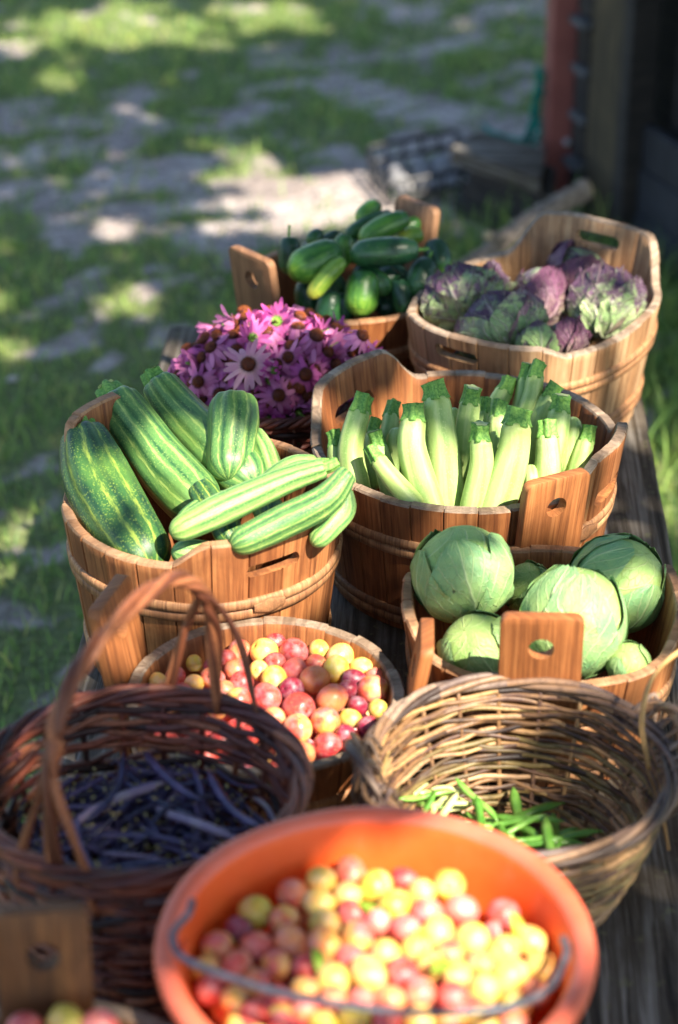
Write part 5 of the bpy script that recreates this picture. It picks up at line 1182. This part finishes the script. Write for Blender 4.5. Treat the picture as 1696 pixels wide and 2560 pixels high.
DARK = [(1640,1700,.6,.12),(80,470,0,.28),(60,330,0,.25),(250,400,0,.22),(420,330,0,.16),(330,480,0,.12),(520,620,0,.12),(180,620,0,.12),(430,250,0,.2),(1110,1375,.87,.045),(1510,1360,.86,.038),(560,2330,.87,.045),(640,2430,.87,.04),(920,1020,.91,.04),(1060,980,.93,.03),(1180,1030,.91,.035),(1290,960,.9,.035),(620,1010,.93,.035),(300,1300,.86,.03),(1440,1850,.76,.04),(1480,620,.84,.03),(1280,740,.83,.045),(1060,2200,.87,.018),(760,2080,.88,.035),(1395,300,.28,.13),(1395,200,.4,.10),(1395,420,.1,.1),(330,1960,.82,.15),(500,2050,.82,.08),(80,2350,.85,.16),(350,2330,.75,.14),(600,880,.86,.06),(860,600,.87,.12),(1000,640,.85,.08),(1600,2300,.6,.2),(1560,2080,.7,.07),(1640,560,.5,.25),(1500,200,.7,.35),(980,1390,.74,.045),(1120,1390,.74,.04),(900,1330,.75,.04),(1250,1500,.82,.03),(300,1060,.9,.03),(1000,2560,.9,.02)]  # spots where the added leaves stay closed to hold shade
def lines(L): return [(at(a, b, z), r) for a, b, z, r in L]
q = np.random.RandomState(21); SV = np.array(SUN)
def canopy(n, x0, x1, y0, y1, masked=True):  # unseen leaf layer, opened along the sun rays to shape the dapples
    u = q.uniform(x0, x1, n); v = q.uniform(y0, y1, n); z0 = np.where(v < 4.5, .8, 0.); h = q.uniform(4.0, 5.3, n)+.25*np.sin(u*1.3)+.2*np.cos(v*1.1)
    t = (h-z0)/SV[2]; P = np.stack([u+SV[0]*t, v+SV[1]*t, h], 1)
    near = v < 4.5; f = np.where(near, fbm(u+3, v+9, 5.5), fbm(u, v, 4.2)); lit = np.where(near, f > .61, f > .69)
    if masked:
        def hit(L, wob):
            res = np.zeros(n, bool)
            for c, r in lines(L):
                tt = (h-c.z)/SV[2]; dx = P[:, 0]-SV[0]*tt-c.x; dy = P[:, 1]-SV[1]*tt-c.y; a = np.arctan2(dy, dx); res |= np.hypot(dx, dy) < (r+(.030 if wob > .2 else (-.012 if r < .055 else 0)))*(1+wob*np.sin(3*a+c.x*40)+wob*.6*np.sin(5*a+c.y*30))
            return res
        keep = ~((lit | hit(LIT, .22)) & ~hit(DARK, .12)); P = P[keep]
    return P
Pn = canopy(60000, -2.9, 3.3, -.4, 9.6); Po = canopy(12000, -7, 8, -4, 14, False)
g0 = (Po-SV*((Po[:, 2:3]-.4)/SV[2])); Po = Po[~((g0[:, 0] > -3.2) & (g0[:, 0] < 3.6) & (g0[:, 1] > -.7) & (g0[:, 1] < 9.9))]
PA = np.concatenate([Pn, Po]); TR = [Vector((5.4, -4.6, 0)), Vector((6.4, 1.6, 0))]; side = (np.hypot(PA[:, 0]-TR[0].x, PA[:, 1]-TR[0].y) < np.hypot(PA[:, 0]-TR[1].x, PA[:, 1]-TR[1].y))
m = Mt('tree_leaf'); lc = m.ramp(m.attr(), [(.1, (.035, .085, .018)), (.9, (.10, .18, .035))]); m.done(lc, .5, .3); m.translucent(lc, .3); M['tleaf'] = m.m
for ti, tp in enumerate(TR):
    P = PA[side] if ti == 0 else PA[~side]; n = len(P); tree = empty('added_shade_tree', tp, ('unseen tree added behind the camera, its leaf gaps shaped to dapple the sun', 'unseen tree added right of the table to dapple the sun')[ti], 'tree', 'unseen trees added to shade the table')
    nv = q.normal(size=(n, 3))*.45+SV; nv /= np.linalg.norm(nv, axis=1)[:, None]; A = np.cross(nv, q.normal(size=(n, 3))); A /= np.linalg.norm(A, axis=1)[:, None]; B = np.cross(nv, A); L = q.uniform(.040, .062, n)[:, None]; w = L*.62
    Q5 = np.stack([P-A*L, P-A*L*.2-B*w, P+A*L*.5-B*w*.7, P+A*L, P+A*L*.5+B*w*.7, P-A*L*.2+B*w], 1)-np.array(tp); i = np.arange(n)*6
    Fq = np.concatenate([np.stack([i, i+1, i+2, i+5], 1), np.stack([i+2, i+3, i+4, i+5], 1)]); o = link('crown', np_mesh('crown', Q5.reshape(-1, 3), Fq, np.zeros((0, 3), int), np.concatenate([q.rand(n)]*2), M['tleaf']), tree)
    tk = MB(); sweep(tk, [Vector((0, 0, -.05)), Vector((.03, .02, 1.5)), Vector((-.05, .05, 2.6)), Vector((-.1, .15, 3.8)), Vector((-.1, .1, 4.8))], [.20, .165, .14, .11, .06], 12)
    cs_ = P.mean(0)-np.array(tp)
    for k in range(9):
        j = P[q.randint(n)]-np.array(tp); s0 = Vector((-.05, .05, 2.2+k*.26)); e = Vector(j); mid = s0.lerp(e, .5)+Vector((0, 0, -.4)); sweep(tk, curve_pts([s0, mid, e], 10), lambda t: .065*(1-t)+.008, 7)
    tk.build('trunk', M['bark'], tree)
